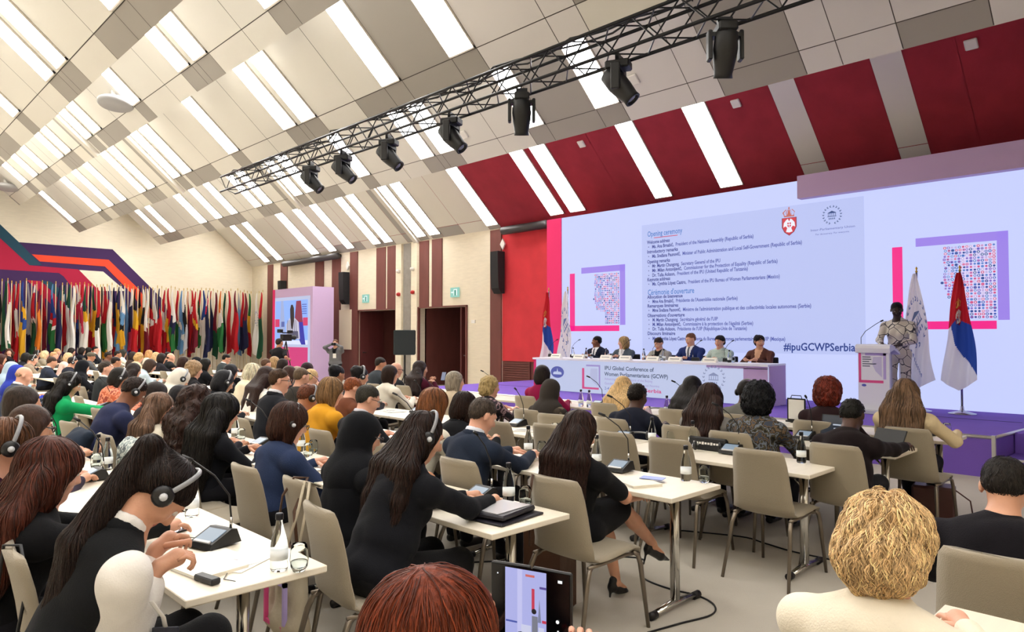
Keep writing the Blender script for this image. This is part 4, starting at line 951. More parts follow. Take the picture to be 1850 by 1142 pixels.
    if glasses:
        g = MB(); gm = mat('glasses_frame', '#2a1a18', .3)
        for s in (-1, 1):
            g.tube([HM@Vector((.112, s*.034+.022*math.cos(t), .008+.017*math.sin(t))) for t in [2*math.pi*i/12 for i in range(13)]], .0028*hs if fine else .004, gm, 5, False)
            g.tube([HM@Vector(q) for q in [(.11, s*.056, .014), (.04, s*.081, .016), (-.01, s*.084, .01)]], .0028*hs if fine else .004, gm, 5)
        g.tube([HM@Vector(q) for q in [(.113, -.012, .012), (.116, 0, .016), (.113, .012, .012)]], .003, gm, 5); g.build('glasses', None, root)
    # ---- clothing
    c = SDF(vox); tm = cloth_mat(top, tk); slv = SDF(vox) if vest else c
    tw = lambda r: [q*w for q in r]
    RL = Rm(0, lean)
    c.ell(B(-.02), (.135*w, .185*w, .12), RL, .03); c.ell(B(.3), (.125*w, .165*w, .17), RL, .05); c.ell(B(.66), (.125*w, .18*(shoul/.19), .17), RL, .06)
    c.cap(sh[0], sh[1], .055, None, .05); c.cap(B(.86), B(1.0), .095, .068, .04); [c.cap(B(1.0)+V3(-.02, s_*.03, -.03), sh[(s_+1)//2], .05, .052, .04) for s_ in (-1, 1)]; c.ell(B(.84)-fore*.03, (.09, .15*(shoul/.19), .08), RL, .05)
    if female:
        for s in (-1, 1): c.ell(B(.6)+fore*.085+V3(0, s*.075, 0), (.06, .065, .065), None, .04)
    for S, E_, W in arm:
        slv.ell(S+V3(0, 0, -.01), (.066, .062, .062), None, .04)
        if sleeves in ('long',) or sleeves == 'puff':
            if sleeves == 'puff': slv.cap(S, E_, .068, .1, .04); slv.cap(E_, E_*.5+W*.5, .1, .08, .05); slv.cap(E_*.5+W*.5, W*.72+E_*.28, .06, .04, .03)
            else: c.cap(S, E_, .06, .05, .03); c.cap(E_, W*.93+E_*.07, .05, .038, .03)
        else: c.cap(S, S*.25+E_*.75, .062, .057, .03)
    if female and legsk: 
        for h_, k_, a_ in lp_: c.cap(h_, k_, .1, .078, .06)
    def cm(fc, mi):
        mi = mi.copy()
        if shirt:
            d = fc-N; u = d@fore; vv = -(d@sdir); y = np.abs(fc[:, 1]); mi[(u > .02) & (vv > -.03) & (vv < .3) & (y < .075*(1-vv/.32))] = 1
            if tie: mi[(u > .02) & (vv > -.01) & (vv < .3) & (y < .016)] = 2
        return mi
    c.mesh({'long': 'jacket', 'puff': 'vest'}.get(sleeves, 'dress' if legsk else 'shirt') if tk is None else 'patterned_top', [tm]+([cloth_mat(shirt)] if shirt else [])+([cloth_mat(tie)] if tie else []), root, wr=.0042 if vox < .017 else .003, wf=34, matfn=cm if shirt else None)
    if vest: slv.mesh('blouse_sleeves', [cloth_mat(vest)], root, wr=.006, wf=26)
    if collar:
        def ring(name, r_, th, dn, m_):
            q = SDF(min(vox, .011)); pts = []
            for i in range(15):
                t = 2*math.pi*i/14; b_ = math.cos(t); pts.append(N+nd*(.012-dn-.03*max(0, b_))+V3(b_*r_*math.cos(lean)-.012, math.sin(t)*r_*.98, -b_*r_*math.sin(lean)))
            q.chain(pts, [th]*15, .008); q.chain([p_-nd*.018 for p_ in pts], [th*1.15]*15, .012); q.mesh(name, [m_], root)
        ring('shirt_collar', .0615, .011, -.04, cloth_mat(collar)); ring('jacket_collar', .072, .013, -.012, tm)
    if not sk:
        lm = cloth_mat(legs, 'patch' if legs == 'patch' else None); q = SDF(vox*1.15)
        if not legsk:
            q.ell((P[0], 0, P[2]-.02), (.13*w, .18*w, .11), None, .03)
            for h_, k_, a_ in lp_: q.cap(h_, k_, .09*w, .068, .04); q.cap(k_, a_, .066, .052, .03)
            q.mesh('trousers', [lm], root, wr=.003)
        if not legsk:
            for h_, k_, a_ in lp_:
                sh_ = SDF(max(vox, .01)); a = V3(*a_); sh_.cap(a+V3(-.03, 0, -.045), a+V3(.17, 0, -.055), .034, .03, .02); sh_.mesh('shoe', [mat('shoe_black', '#121114', .35)], root)
    # ---- hair or head covering
    hm = hair_mat(hc); hvx = max(.009, vox*.75); h = SDF(hvx); k2 = hvol
    HE = lambda c, r, k=.02, m=0, sub=False: h.ell(H(*c), [q*hs for q in r], R, k, m, sub)
    face = lambda big=1.0: HE((.088, 0, -.045), (.068*big, .064*big, .092), .012, 0, True)
    wave = lambda amp, f: (lambda X, Y, Z: amp*(np.sin(f*(X*.8+Y*1.1)+2*np.sin(9*Z))+.5*np.sin(f*2.1*(Y-X*.5)+3*np.sin(14*Z))))
    curl_ = lambda amp, f: (lambda X, Y, Z: amp*np.sin(f*X+2*np.sin(f*.5*Z))*np.sin(f*Y+2*np.sin(f*.6*X))*np.sin(f*Z+2*np.sin(f*.55*Y)))
    dsp = wave(.0012, 190) if vox < .017 else wave(.002, 110)
    back = lambda z, x=-.1: P+(N-P)*1.0+V3(x, 0, z)
    wr_ = 0
    nm = 'hair'
    if hair in ('short', 'grey_short'):
        HE((-.02, 0, .046), (.098, .081, .08)); HE((-.05, 0, .0), (.058, .073, .058), .03); HE((.05, 0, -.03), (.11, .1, .075), .012, 0, True); HE((.012, 0, -.06), (.07, .1, .06), .01, 0, True)
    elif hair == 'bald':
        HE((-.05, 0, .0), (.06, .079, .045), .02); HE((.05, 0, -.03), (.11, .1, .07), .012, 0, True); h.ell(H(-.012, 0, .085), [.09, .07, .05], R, .01, 0, True)
    elif hair in ('bob', 'bobcurl'):
        HE((-.022, 0, .035), (.112*k2, .096*k2, .1*k2)); HE((-.045, 0, -.05), (.085*k2, .098*k2, .1), .04)
        for s in (-1, 1): h.cap(H(.01, s*.078, .02), H(.005, s*.082, -.12), .032*hs, .03*hs, .03)
        face()
        if hair == 'bobcurl': dsp = curl_(.014, 55)
    elif hair in ('long', 'longcurl'):
        HE((-.022, 0, .035), (.112*k2, .094*k2, .1*k2)); HE((-.05, 0, -.04), (.075*k2, .088*k2, .1), .04)
        for i in range(7):
            y = (i-3)*.032*k2; a = H(-.055, y*1.0, -.03); m_ = back(.0, -.085)+V3(-.015, y*1.5, 0); e_ = back(-hlen, -.11-.1*hlen*0)+V3(-.03+.02*math.sin(i*2.1), y*1.45+.015*math.sin(i*3.3), .03*math.sin(i*1.7))
            e_ += V3(-math.sin(lean)*hlen*.55, 0, 0); h.chain([a, m_, m_*.45+e_*.55, e_], [.05*k2, .043*k2, .036*k2, .014], .03)
        for s in (-1, 1):
            h.chain([H(.02, s*.08, .02), H(.0, s*.085, -.09), H(-.02, s*.095, -.19) if not long_front else N+V3(.06, s*.09, -.1)], [.03*k2, .032*k2, .02 if not long_front else .035], .03)
            if long_front: h.chain([N+V3(.06, s*.09, -.1), N+V3(.05, s*.1, -.1-hlen*.7)], [.035, .015], .03)
        face()
        dsp = curl_(.016, 45) if hair == 'longcurl' else wave(.0018, 150) if vox < .017 else wave(.0025, 90)
    elif hair in ('pony', 'bun', 'lowbun', 'updo'):
        HE((-.018, 0, .038), (.104, .086, .088)); HE((-.045, 0, -.01), (.065, .078, .075), .03); HE((.055, 0, -.035), (.105, .095, .08), .012, 0, True); HE((.02, 0, -.06), (.075, .1, .06), .01, 0, True)
        if hair == 'bun': HE((-.12, 0, .06), (.05, .05, .045), .02)
        if hair == 'lowbun': HE((-.115, 0, -.03), (.045, .05, .045), .02)
        if hair == 'updo': HE((-.08, 0, .05), (.07, .075, .07), .03); dsp = curl_(.008, 60)
        if hair == 'pony':
            p0 = H(-.1, 0, .06); p1 = H(-.16, 0, .03); p2 = back(-.02, -.14)+V3(0, .0, 0); p3 = back(-hlen, -.15-math.sin(lean)*hlen*.4)
            h.chain([p0, p1, p2, p2*.5+p3*.5, p3], [.028, .036, .045, .042, .012], .02)
            for s in (-1, 1): h.chain([p1, p2+V3(0, s*.035, 0), p3+V3(.01, s*.05, .03)], [.03, .035, .01], .02)
    elif hair in ('curly', 'afro'):
        HE((-.025, 0, .04), (.125*k2, .112*k2, .112*k2)); HE((-.05, 0, -.04), (.1*k2, .112*k2, .1*k2), .04); face(1.05); HE((.03, 0, -.13), (.06, .05, .06), .02, 0, True)
        dsp = curl_(.013, 70)
    elif hair in ('hijab', 'hat'):
        nm = 'head_scarf' if hair == 'hijab' else 'hat'; hm = cloth_mat(hc)
        if hair == 'hijab':
            HE((-.02, 0, .03), (.116, .098, .104)); HE((-.03, 0, -.06), (.1, .09, .1), .05)
            h.cap(H(-.01, 0, -.08), N+V3(.0, 0, -.05), .085*hs, .13, .05); h.cap(sh[0]*.55+N*.45, sh[1]*.55+N*.45, .085, None, .05); h.ell(B(.78)-fore*.02, (.135, .17, .16), RL, .04)
            HE((.105, 0, -.015), (.05, .058, .08), .015, 0, True); dsp = None; wr_ = .005
        else: HE((-.015, 0, .055), (.115, .1, .08)); HE((.05, 0, -.05), (.12, .12, .085), .012, 0, True); dsp = None
    if hair != 'none':
        ho = h.mesh(nm, [hm], root, disp=dsp, wr=wr_)
        if vox <= .0135 and hair not in ('hijab', 'hat', 'bald'): locks(ho, hair, hc, vox, Hc, R, hlen)
    root_m = Matrix.Translation(root.location) @ Matrix.Rotation(yaw, 4, 'Z')
    info = dict(root=root, HM=root_m @ HM, arm=[[root_m @ Vector(q) for q in a] for a in arm], N=root_m @ Vector(N), M=root_m)
    if headset: make_headset(info['HM'], headset, vox)
    return info
HSN = {}
def make_headset(M, label, vox=.01, pal='#17171a'):
    r = empty('headset', tuple(M.translation), 0, label, 'headphones', 'interpretation headphones'); L = Matrix.Translation(-M.translation) @ M
    hm_ = mat('headset_black', '#17171a', .35); gm = mat('headset_grey', '#8f9094', .35)
    b = MB(); n = 16
    pts = [L @ Vector((-.005+.0*math.sin(t), .104*math.cos(t), .012+.128*math.sin(t))) for t in [math.pi*i/n for i in range(n+1)]]
    b.tube(pts, .006 if vox < .014 else .008, gm, 6, flat=1.6); b.build('headband', None, r)
    for s in (-1, 1):
        b = MB(); b.lathe([(.03, -.012), (.036, -.008), (.036, .008), (.028, .016), (0, .018)], hm_, 16, M=L @ rot(-s*math.pi/2, 0, 0, (-.004, s*.098, -.002)))
        e = b.build('ear_cup', None, r)
        b = MB(); b.lathe([(.014, 0), (.012, .006), (0, .007)], mat('headset_disc', '#c9ccd2', .3), 12, M=L @ rot(-s*math.pi/2, 0, 0, (-.004, s*.116, -.002))); b.build('cap_badge', None, e)
    return r
# ---- furniture builders -------------------------------------------------------------------
M_up = mat('chair_fabric', '#968b78', .92, bump=.35, bscale=260, sheen=.2)
M_upr = mat('chair_piping', '#b5a98e', .85)
M_leg = mat('chair_leg_bronze', '#7c7266', .35, .75)
M_chr = mat('chrome', '#c4c2be', .16, 1)
M_top = mat('table_laminate', '#e6ddcc', .38, var=.03, vscale=3, stretch=(1, 8, 1))
M_edge = mat('table_edge', '#cdbfa6', .5)
M_blkc = mat('black_cap', '#1b1719', .5)
def chair_shell():
    # side profile (x forward, z): seat front -> seat -> bend -> back top
    prof = [(.44, .425), (.42, .455), (.36, .468), (.25, .462), (.12, .452), (.045, .455), (.0, .475), (-.03, .52), (-.048, .6), (-.062, .7), (-.082, .8), (-.1, .87), (-.108, .9)]
    hw = [.2, .215, .222, .225, .225, .222, .22, .216, .21, .202, .195, .185, .165]
    b = MB(); n = len(prof); th = .028; cr = 9; vs = []
    for i in range(n):
        p = Vector((prof[i][0], 0, prof[i][1])); d = Vector((prof[min(i+1, n-1)][0]-prof[max(i-1, 0)][0], 0, prof[min(i+1, n-1)][1]-prof[max(i-1, 0)][1])).normalized()
        nn = Vector((-d.z, 0, d.x)) # towards the sitter
        if i < 6: nn = Vector((abs(nn.x)*0+nn.x, 0, nn.z))
        for j in range(cr):
            t = -1+2*j/(cr-1); y = hw[i]*t; cu = .03*t*t if i > 6 else .006*t*t
            q = p+Vector((cu if i > 6 else 0, y, cu if i <= 6 else 0))
            e = (1-abs(t)**6)*.5+.12
            vs.append(q-nn*th*e)
        for j in range(cr-1, -1, -1):
            t = -1+2*j/(cr-1); y = hw[i]*t; cu = .03*t*t if i > 6 else .006*t*t
            q = p+Vector((cu if i > 6 else 0, y, cu if i <= 6 else 0)); e = (1-abs(t)**6)*.5+.12
            vs.append(q+nn*th*e)
    R_ = 2*cr; fs = []
    for i in range(n-1):
        for j in range(R_): fs.append((i*R_+j, (i+1)*R_+j, (i+1)*R_+(j+1) % R_, i*R_+(j+1) % R_))
    fs.append(tuple(range(R_))); fs.append(tuple((n-1)*R_+j for j in range(R_))[::-1])
    b.add(vs, fs, M_up, True); return b
def make_chair(label):
    r = empty('conference_chair', (0, 0, 0), 0, label, 'chair')
    s = chair_shell().build('seat_and_back', None, r)
    b = MB()
    for y in (-.2, .2): b.tube([(-.03, y, .44), (.1, y, .438), (.3, y, .443), (.41, y, .43)], .011, M_leg, 8)
    b.box((.12, 0, .437), (.015, .2, .008), M_leg); b.build('under_frame', None, r)
    for s in (-1, 1):
        b = MB(); b.tube([(.37, s*.2, .443), (.405, s*.208, .425), (.425, s*.213, .37), (.47, s*.235, .0)], [.013, .015, .015, .011], M_leg, 8); b.build('leg', None, r)
        b = MB(); b.tube([(.02, s*.19, .443), (-.02, s*.2, .425), (-.045, s*.207, .37), (-.14, s*.235, .0)], [.013, .015, .015, .011], M_leg, 8); b.build('leg', None, r)
    return r
def make_table(L, label, D=.56):
    """row table: long along Y, right end at y=0 growing to +Y"""
    r = empty('conference_table', (0, 0, 0), 0, label, 'table')
    b = MB(); b.box((D/2, L/2, .7275), (D/2, L/2, .0135), M_top, bev=.003); tp_ = b.build('tabletop', None, r)
    b = MB(); b.box((D/2, L/2, .7135), (D/2-.002, L/2-.002, .0005), M_edge); b.build('edge_underside', None, tp_)
    for y in (.16, L-.16):
        b = MB(); b.tube([(D/2, y, .06), (D/2, y, .71)], .032, M_chr, 12, flat=.75); b.build('leg', None, r)
        b = MB(); b.box((D/2, y, .7), (.22, .025, .012), M_blkc); b.tube([(D/2, y, .58), (D/2+.01, y+(.12 if y < L/2 else -.12), .7)], .008, M_chr, 6); b.build('top_bracket', None, r)
        b = MB(); b.tube([(.06, y, .028), (D/2, y, .045), (D-.06, y, .028)], [.022, .028, .022], M_chr, 10, flat=.7); f = b.build('foot', None, r)
        for x in (.04, D-.04):
            b = MB(); b.tube([(x-.03, y, .024), (x+.03, y, .024)], .024, M_blkc, 10); b.build('end_cap', None, f)
    return r
M_glass = mat('clear_glass', '#f4f8f7', .02, trans=1, ior=1.16)
M_water = mat('water', '#eef6f8', .0, trans=1, ior=1.2)
def make_bottle(label):
    r = empty('water_bottle', (0, 0, 0), 0, label, 'bottle')
    b = MB(); b.lathe([(0, .002), (.03, .0), (.034, .008), (.035, .09), (.031, .12), (.019, .165), (.0135, .19), (.0135, .205)], M_glass, 18); b.build('glass_body', None, r)
    b = MB(); b.lathe([(.0145, .2), (.0155, .202), (.0155, .222), (.013, .226), (0, .226)], mat('cap_dark', '#26262b', .3, .6), 14); b.build('cap', None, r)
    b = MB(); b.lathe([(.0352, .045), (.0353, .085)], mat('bottle_label', '#e9eef0', .5), 18); b.build('printed_label', None, r)
    return r
def make_glass(label):
    r = empty('drinking_glass', (0, 0, 0), 0, label, 'glass')
    b = MB(); b.lathe([(0, .004), (.024, .002), (.033, .02), (.037, .05), (.034, .085), (.029, .108), (.0275, .108), (.0325, .085), (.035, .05), (.031, .022), (0, .01)], M_glass, 20); b.build('tumbler', None, r)
    b = MB(); b.lathe([(0, .011), (.029, .018), (.0335, .04), (0, .041)], M_water, 18); b.build('water', None, r)
    return r
M_scr = mat('unit_screen', '#9fb4c8', .3, emit=.7)
def make_mic(label, screen=True, bend=0):
    r = empty('conference_microphone_unit', (0, 0, 0), 0, label, 'microphone')
    b = MB(); b.poly([(-.085, .07, .008), (-.075, .07, .03), (.03, .07, .075), (.06, .07, .07), (.085, .07, .008)][::-1], M_blk, ext=(0, -.14, 0)); base = b.build('base', None, r)
    b = MB(); b.box((-.02, 0, .0575), (.04, .055, .002), M_scr, M=rot(0, -.405, 0, (0, 0, 0)) if 0 else Matrix.Translation((-.022, 0, .054)) @ Matrix.Rotation(-.405, 4, 'Y') @ Matrix.Translation((.02, 0, -.0575))); b.build('display', None, base)
    b = MB(); b.box((0, 0, 0), (.006, .05, .004), mat('button_strip', '#c9c9cc', .4), M=Matrix.Translation((-.068, 0, .036)) @ Matrix.Rotation(-.405, 4, 'Y')); b.build('buttons', None, base)
    b = MB(); b.tube([(.05, -.04, .07), (.052, -.04, .12)], .006, M_chr, 8)
    pts = [(.052, -.04, .12), (.04, -.04, .22), (-.0, -.04+bend*.05, .31), (-.06, -.04+bend*.12, .38)]
    b.tube(pts, .0042, M_blk, 6); b.build('gooseneck', None, r)
    b = MB(); b.tube([(-.06, -.04+bend*.12, .38), (-.085, -.04+bend*.16, .4)], .0095, M_blk, 8); b.build('capsule', None, r)
    return r
M_pap = mat('paper', '#eceae4', .8)
def make_papers(label, n=3, seed=0):
    r = empty('paper_sheets', (0, 0, 0), 0, label, 'papers'); R_ = random.Random(seed)
    b = MB()
    for i in range(n): b.box((0, 0, .0015+i*.0022), (.105, .148, .001), M_pap, M=Matrix.Rotation(R_.uniform(-.25, .25), 4, 'Z') @ Matrix.Translation((R_.uniform(-.02, .02), R_.uniform(-.03, .03), 0)))
    b.build('sheets', None, r)
    b = MB()
    for k_ in range(9): b.box((-.075+k_*.016, .0, .0013+n*.0022), (.0018, .09-.03*(k_ % 3 == 2), .0002), mat('ink', '#8d8d94', .8))
    b.build('printed_lines', None, r)
    return r
def make_phone(label, lit=False):
    r = empty('smartphone', (0, 0, 0), 0, label, 'phone'); b = MB(); b.box((0, 0, .004), (.075, .036, .004), M_blk, bev=.003); b.build('case', None, r)
    b = MB(); b.box((0, 0, .0084), (.069, .033, .0003), mat('phone_lit', '#7fa0e8', .2, emit=1) if lit else mat('phone_glass', '#aeb9cc', .08, .4)); b.build('display', None, r); return r
def make_notebook(label, c='#e8e1d0'):
    r = empty('notebook', (0, 0, 0), 0, label, 'notebook'); b = MB(); b.box((0, 0, .006), (.1, .14, .006), M_pap); b.build('pages', None, r)
    b = MB(); b.box((0, 0, .013), (.104, .145, .0012), mat('cover'+c, c, .6)); b.box((0, -.145, .0065), (.104, .002, .0075), mat('cover'+c, c, .6)); b.build('cover', None, r); return r
def make_receiver(label):
    r = empty('headset_receiver', (0, 0, 0), 0, label, 'receiver'); b = MB(); b.box((0, 0, .012), (.02, .06, .012), M_blk, bev=.005); b.build('body', None, r)
    b = MB(); b.tube([(.0, .06, .015), (.03, .1, .004), (.08, .08, .003), (.1, .02, .003), (.05, -.03, .003), (.06, -.09, .003)], .0018, M_blk, 5); b.build('cable', None, r); return r
def make_laptop(label):
    r = empty('laptop', (0, 0, 0), 0, label, 'laptop'); b = MB(); b.box((0, 0, .009), (.11, .165, .008), mat('laptop_grey', '#4a4c52', .4, .5), bev=.003); b.build('base', None, r)
    M = Matrix.Translation((.115, 0, .015)) @ Matrix.Rotation(.3, 4, 'Y'); b = MB(); b.box((0, 0, .11), (.005, .165, .11), M_blk, M=M); l = b.build('lid', None, r)
    b = MB(); b.box((-.006, 0, .115), (.0008, .155, .098), mat('laptop_screen', '#1c2a3c', .15, emit=.6), M=M)
    for k_ in range(3): b.box((-.0075, -.02+.02*k_, .06+.035*k_), (.0004, .06-.01*k_, .006), mat('laptop_text', '#c8d4e4', .3, emit=.8), M=M)
    b.build('display', None, l); return r
# ---- people in the hall: head place (x, y), height of the top of the head
PEOPLE = []
ROOTS = {}
PEOPLE.append(((0.86, 2.609), 1.262, 'woman in black vest with puffed white sleeves and long dark ponytail, head bent low', dict(lean=.5,hp=1.05,hy=-.2,skin='light',hair='pony',hc='#20130f',top='#17181a',ehint=(-1,-.25,-.7),legpose=[((0,-.09,.56),(.5,-.12,.645),(.62,-.08,.12)),((0,.09,.56),(.5,.1,.60),(.55,.1,.12))],fcurl=1.35,sleeves='puff',vest='#e4e0da',female=True,vox=.0085,hlen=.42,lh=(.38,.05,.93),rh=(.36,-.05,.90),legs='#121214',collar='#e8e4e0',headset='black headset worn by the woman in white sleeves at the front left',fat=.85)))
PEOPLE.append(((0.72, 3.487), 1.228, 'woman with long auburn hair and fuzzy black top sitting left of the ponytail woman', dict(lean=.3,hp=.25,skin='fair',hair='long',hc='#4a2419',top='#141416',female=True,vox=.0105,hlen=.42,hvol=1.12,lh=(.62,.1,.8),rh=(.66,-.05,.8))))
PEOPLE.append(((0.62, 3.843), 1.307, 'woman in dark plum top with pinned brown hair and headset at the left edge', dict(lean=.35,hp=.3,skin='fair',hair='lowbun',hc='#5a3a26',top='#3a1528',female=True,vox=.013,headset='headset on the brown haired woman at the left edge')))
PEOPLE.append(((0.95, 5.136), 1.245, 'woman with brown bob and glasses behind the long auburn haired woman', dict(lean=.3,hp=.2,skin='light',hair='bob',hc='#3a261c',top='#3b3340',female=True,vox=.014,glasses=True)))
PEOPLE.append(((1.1, 6.217), 1.299, 'woman with smooth dark hair, only her crown visible, below the cobalt blue scarf', dict(lean=.1,hp=.1,skin='light',hair='bob',hc='#2c211b',top='#3c3a3f',female=True,vox=.018)))
PEOPLE.append(((2.22, 2.9), 1.287, 'woman in black jacket with clipped half-up hair and headset writing at the middle table', dict(lean=.42,hp=.4,hy=-.35,skin='light',hair='long',hc='#24140f',top='#14151a',female=True,vox=.0095,hlen=.26,hvol=.9,lh=(.62,.05,.8),rh=(.66,-.1,.79),headset='headset over the dark half-up hair in the middle foreground',fat=1.15,legs='#141416')))
PEOPLE.append(((2.3, 3.588), 1.215, 'woman in black headscarf and black robe with white-armed glasses', dict(lean=.22,hp=.3,hy=-.3,skin='light',hair='hijab',hc='#141519',top='#141519',female=True,vox=.010,lh=(.6,.1,.8),glasses=True,fat=1.05)))
PEOPLE.append(((2.28, 4.432), 1.213, 'woman in slate blue jacket with reddish brown bob, glasses and headset', dict(lean=.25,hp=.3,hy=-.25,skin='fair',hair='bob',hc='#3a2016',top='#2a3654',female=True,vox=.0105,hvol=1.08,glasses=True,headset='headset over the reddish brown bob of the woman in blue')))
PEOPLE.append(((2.2, 5.351), 1.216, 'woman with big black hair down her back beside the blue jacket woman', dict(lean=.25,hp=.2,hy=-.2,skin='light',hair='long',hc='#15110f',top='#15161b',female=True,vox=.011,hlen=.45,hvol=1.2)))
PEOPLE.append(((2.2, 5.853), 1.257, 'woman with wavy dark brown hair just behind the big black haired woman', dict(lean=.2,hp=.15,skin='light',hair='longcurl',hc='#33201a',top='#24222a',female=True,vox=.013,hlen=.45,hvol=1.15)))
PEOPLE.append(((3.33, 2.791), 1.215, 'woman in short black dress and stilettos with long straight brown hair and crossed legs', dict(lean=.12,hp=.42,hy=-.3,skin='light',hair='long',hc='#2c1a15',top='#131316',sleeves='short',female=True,sk=True,vox=.009,hlen=.36,hvol=.95,lh=(.52,.0,.68),rh=(.5,-.14,.66),shoul=.18,fat=.85)))
PEOPLE.append(((3.4, 3.752), 1.226, 'man in navy suit with cropped greying hair, seen from behind in the middle', dict(lean=.35,hp=.42,hy=-.3,skin='fair',hair='short',hc='#4b4038',top='#232b3b',vox=.0095,collar='#d9dde8',shoul=.205,fat=1.1,lh=(.62,.12,.8),rh=(.6,-.12,.8))))
PEOPLE.append(((3.95, 4.583), 1.195, 'woman with short dark bob and black top just left of the navy suited man', dict(lean=.3,hp=.3,skin='light',hair='bob',hc='#24140f',top='#17181c',female=True,vox=.012,hvol=.95,collar='#dedcd8')))
PEOPLE.append(((3.45, 4.366), 1.253, 'woman with chestnut hair and loose cream blouse', dict(lean=.35,hp=.3,skin='light',hair='bob',hc='#7a4b2c',top='#e2dccb',female=True,vox=.012,hvol=1.05,lh=(.6,.2,.8))))
PEOPLE.append(((3.45, 5.297), 1.24, 'grey haired man in dark suit with glasses beyond the black headscarf', dict(lean=.3,hp=.3,hy=-.35,skin='fair',hair='short',hc='#3b3831',top='#1f2126',vox=.011,glasses=True,collar='#c8c6d0',shoul=.205,fat=1.15)))
PEOPLE.append(((3.45, 5.902), 1.277, 'woman in bright mustard yellow jumper with blonde streaked hair', dict(lean=.28,hp=.25,hy=-.25,skin='fair',hair='bob',hc='#8a6a48',top='#d99c2b',female=True,vox=.012,sleeves='long')))
PEOPLE.append(((4.4, 7.064), 1.192, 'copper haired person resting chin on hands beside the yellow jumper', dict(lean=.3,hp=.35,hy=-.2,skin='fair',hair='short',hc='#8a4c2c',top='#6b3f2c',vox=.0133,arms='chin')))
PEOPLE.append(((3.4, 6.267), 1.199, 'short auburn haired person in black with headset left of the yellow jumper', dict(lean=.4,hp=.45,skin='tan',hair='short',hc='#6a3e2b',top='#1c1b20',vox=.0133,headset='headset on the short auburn hair left of the yellow jumper')))
PEOPLE.append(((3.45, 6.942), 1.329, 'brown haired man with glasses in charcoal suit, seen in profile', dict(lean=.2,hp=.1,hy=-.45,skin='fair',hair='short',hc='#4a3526',top='#202127',vox=.011,glasses=True,collar='#e0e0e8',shoul=.21,fat=1.2)))
PEOPLE.append(((4.51, 9.912), 1.265, 'woman with pale blonde hair and cream jacket', dict(lean=.35,hp=.35,hy=-.2,skin='fair',hair='bob',hc='#e6d9bd',top='#e3d6bb',female=True,vox=.013)))
PEOPLE.append(((4.1, 8.611), 1.272, 'woman with long dark hair over a white top beside the pale blonde woman', dict(lean=.35,hp=.3,skin='light',hair='long',hc='#2b1b18',top='#e8e4dc',female=True,vox=.014,hlen=.3)))
PEOPLE.append(((3.3, 7.989), 1.274, 'woman with glossy black hair and headset bent low behind the cream jacket', dict(lean=.4,hp=.4,skin='light',hair='bob',hc='#15151a',top='#17181e',vox=.014,female=True,headset='headset on the glossy black hair in the left middle')))
PEOPLE.append(((4.2, 11.275), 1.269, 'woman with curly ash blonde hair and black top', dict(lean=.2,hp=.1,hy=-.2,skin='fair',hair='curly',hc='#8f7558',top='#1b1a1e',female=True,vox=.015,hvol=1.0)))
PEOPLE.append(((3.26, 9.219), 1.258, 'woman in white headscarf bent forward with a black headset', dict(lean=.55,hp=.5,skin='light',hair='hijab',hc='#d9d2c6',top='#d5cec2',female=True,vox=.014,headset='black headset over the white headscarf')))
PEOPLE.append(((4.722, 14.962), 1.2, 'person in pale blue shirt leaning far over the table', dict(lean=.75,hp=.3,skin='fair',hair='bob',hc='#3b2a20',top='#b9c8d0',female=True,vox=.015)))
PEOPLE.append(((2.03, 6.863), 1.301, 'man in navy blazer with cropped hair and headset bowed over his table', dict(lean=.5,hp=.6,hy=-.1,skin='brown',hair='short',hc='#2b201c',top='#2a2f4c',vox=.013,shoul=.205,fat=1.1,headset='dark headset on the man in the navy jacket at left')))
PEOPLE.append(((2.05, 6.239), 1.194, 'woman in cream jumper with highlighted brown hair holding a page', dict(lean=.2,hp=.25,hy=-.5,skin='fair',hair='long',hc='#6b5140',top='#dcd2bd',female=True,vox=.012,hlen=.22)))
PEOPLE.append(((2.5, 7.711), 1.194, 'woman with black hair just behind the highlighted brown hair', dict(lean=.3,hp=.2,skin='light',hair='bob',hc='#1d1412',top='#2b2428',female=True,vox=.016)))
PEOPLE.append(((2.9, 8.194), 1.115, 'dark haired person in black stooping in front of the white headscarf', dict(lean=.4,hp=.3,skin='light',hair='bob',hc='#17151a',top='#1c1c22',female=True,vox=.017)))
PEOPLE.append(((2.9, 10.408), 1.237, 'woman with black hair and patterned orange scarf', dict(lean=.3,hp=.4,hy=-.1,skin='tan',hair='bob',hc='#17120f',top='#c56a48',tk='orange',female=True,vox=.015,headset='headset on the black hair above the orange scarf')))
PEOPLE.append(((3.26, 12.355), 1.273, 'heavy set man in grey suit with slicked dark hair looking up to the right', dict(lean=.1,hp=-.1,hy=-.5,skin='fair',hair='short',hc='#3b3029',top='#34383a',vox=.013,collar='#e4e4e4',shoul=.21,fat=1.2)))
PEOPLE.append(((4.782, 17.416), 1.2, 'man with flat black hair beyond the heavy set man in grey', dict(lean=.2,hp=.2,skin='tan',hair='short',hc='#1f1512',top='#26242e',vox=.018)))
PEOPLE.append(((2.03, 9.07), 1.261, 'woman in vivid green jacket with long black hair and headset writing', dict(lean=.3,hp=.4,hy=-.25,skin='light',hair='long',hc='#17110f',top='#179a5b',female=True,vox=.0125,hlen=.22,lh=(.72,.1,.8),rh=(.75,-.05,.8),headset='white and black headset on the woman in green')))
PEOPLE.append(((3.609, 15.206), 1.2, 'woman in black headscarf behind the woman in green', dict(lean=.25,hp=.2,skin='light',hair='hijab',hc='#191a1f',top='#191a1f',female=True,vox=.016)))
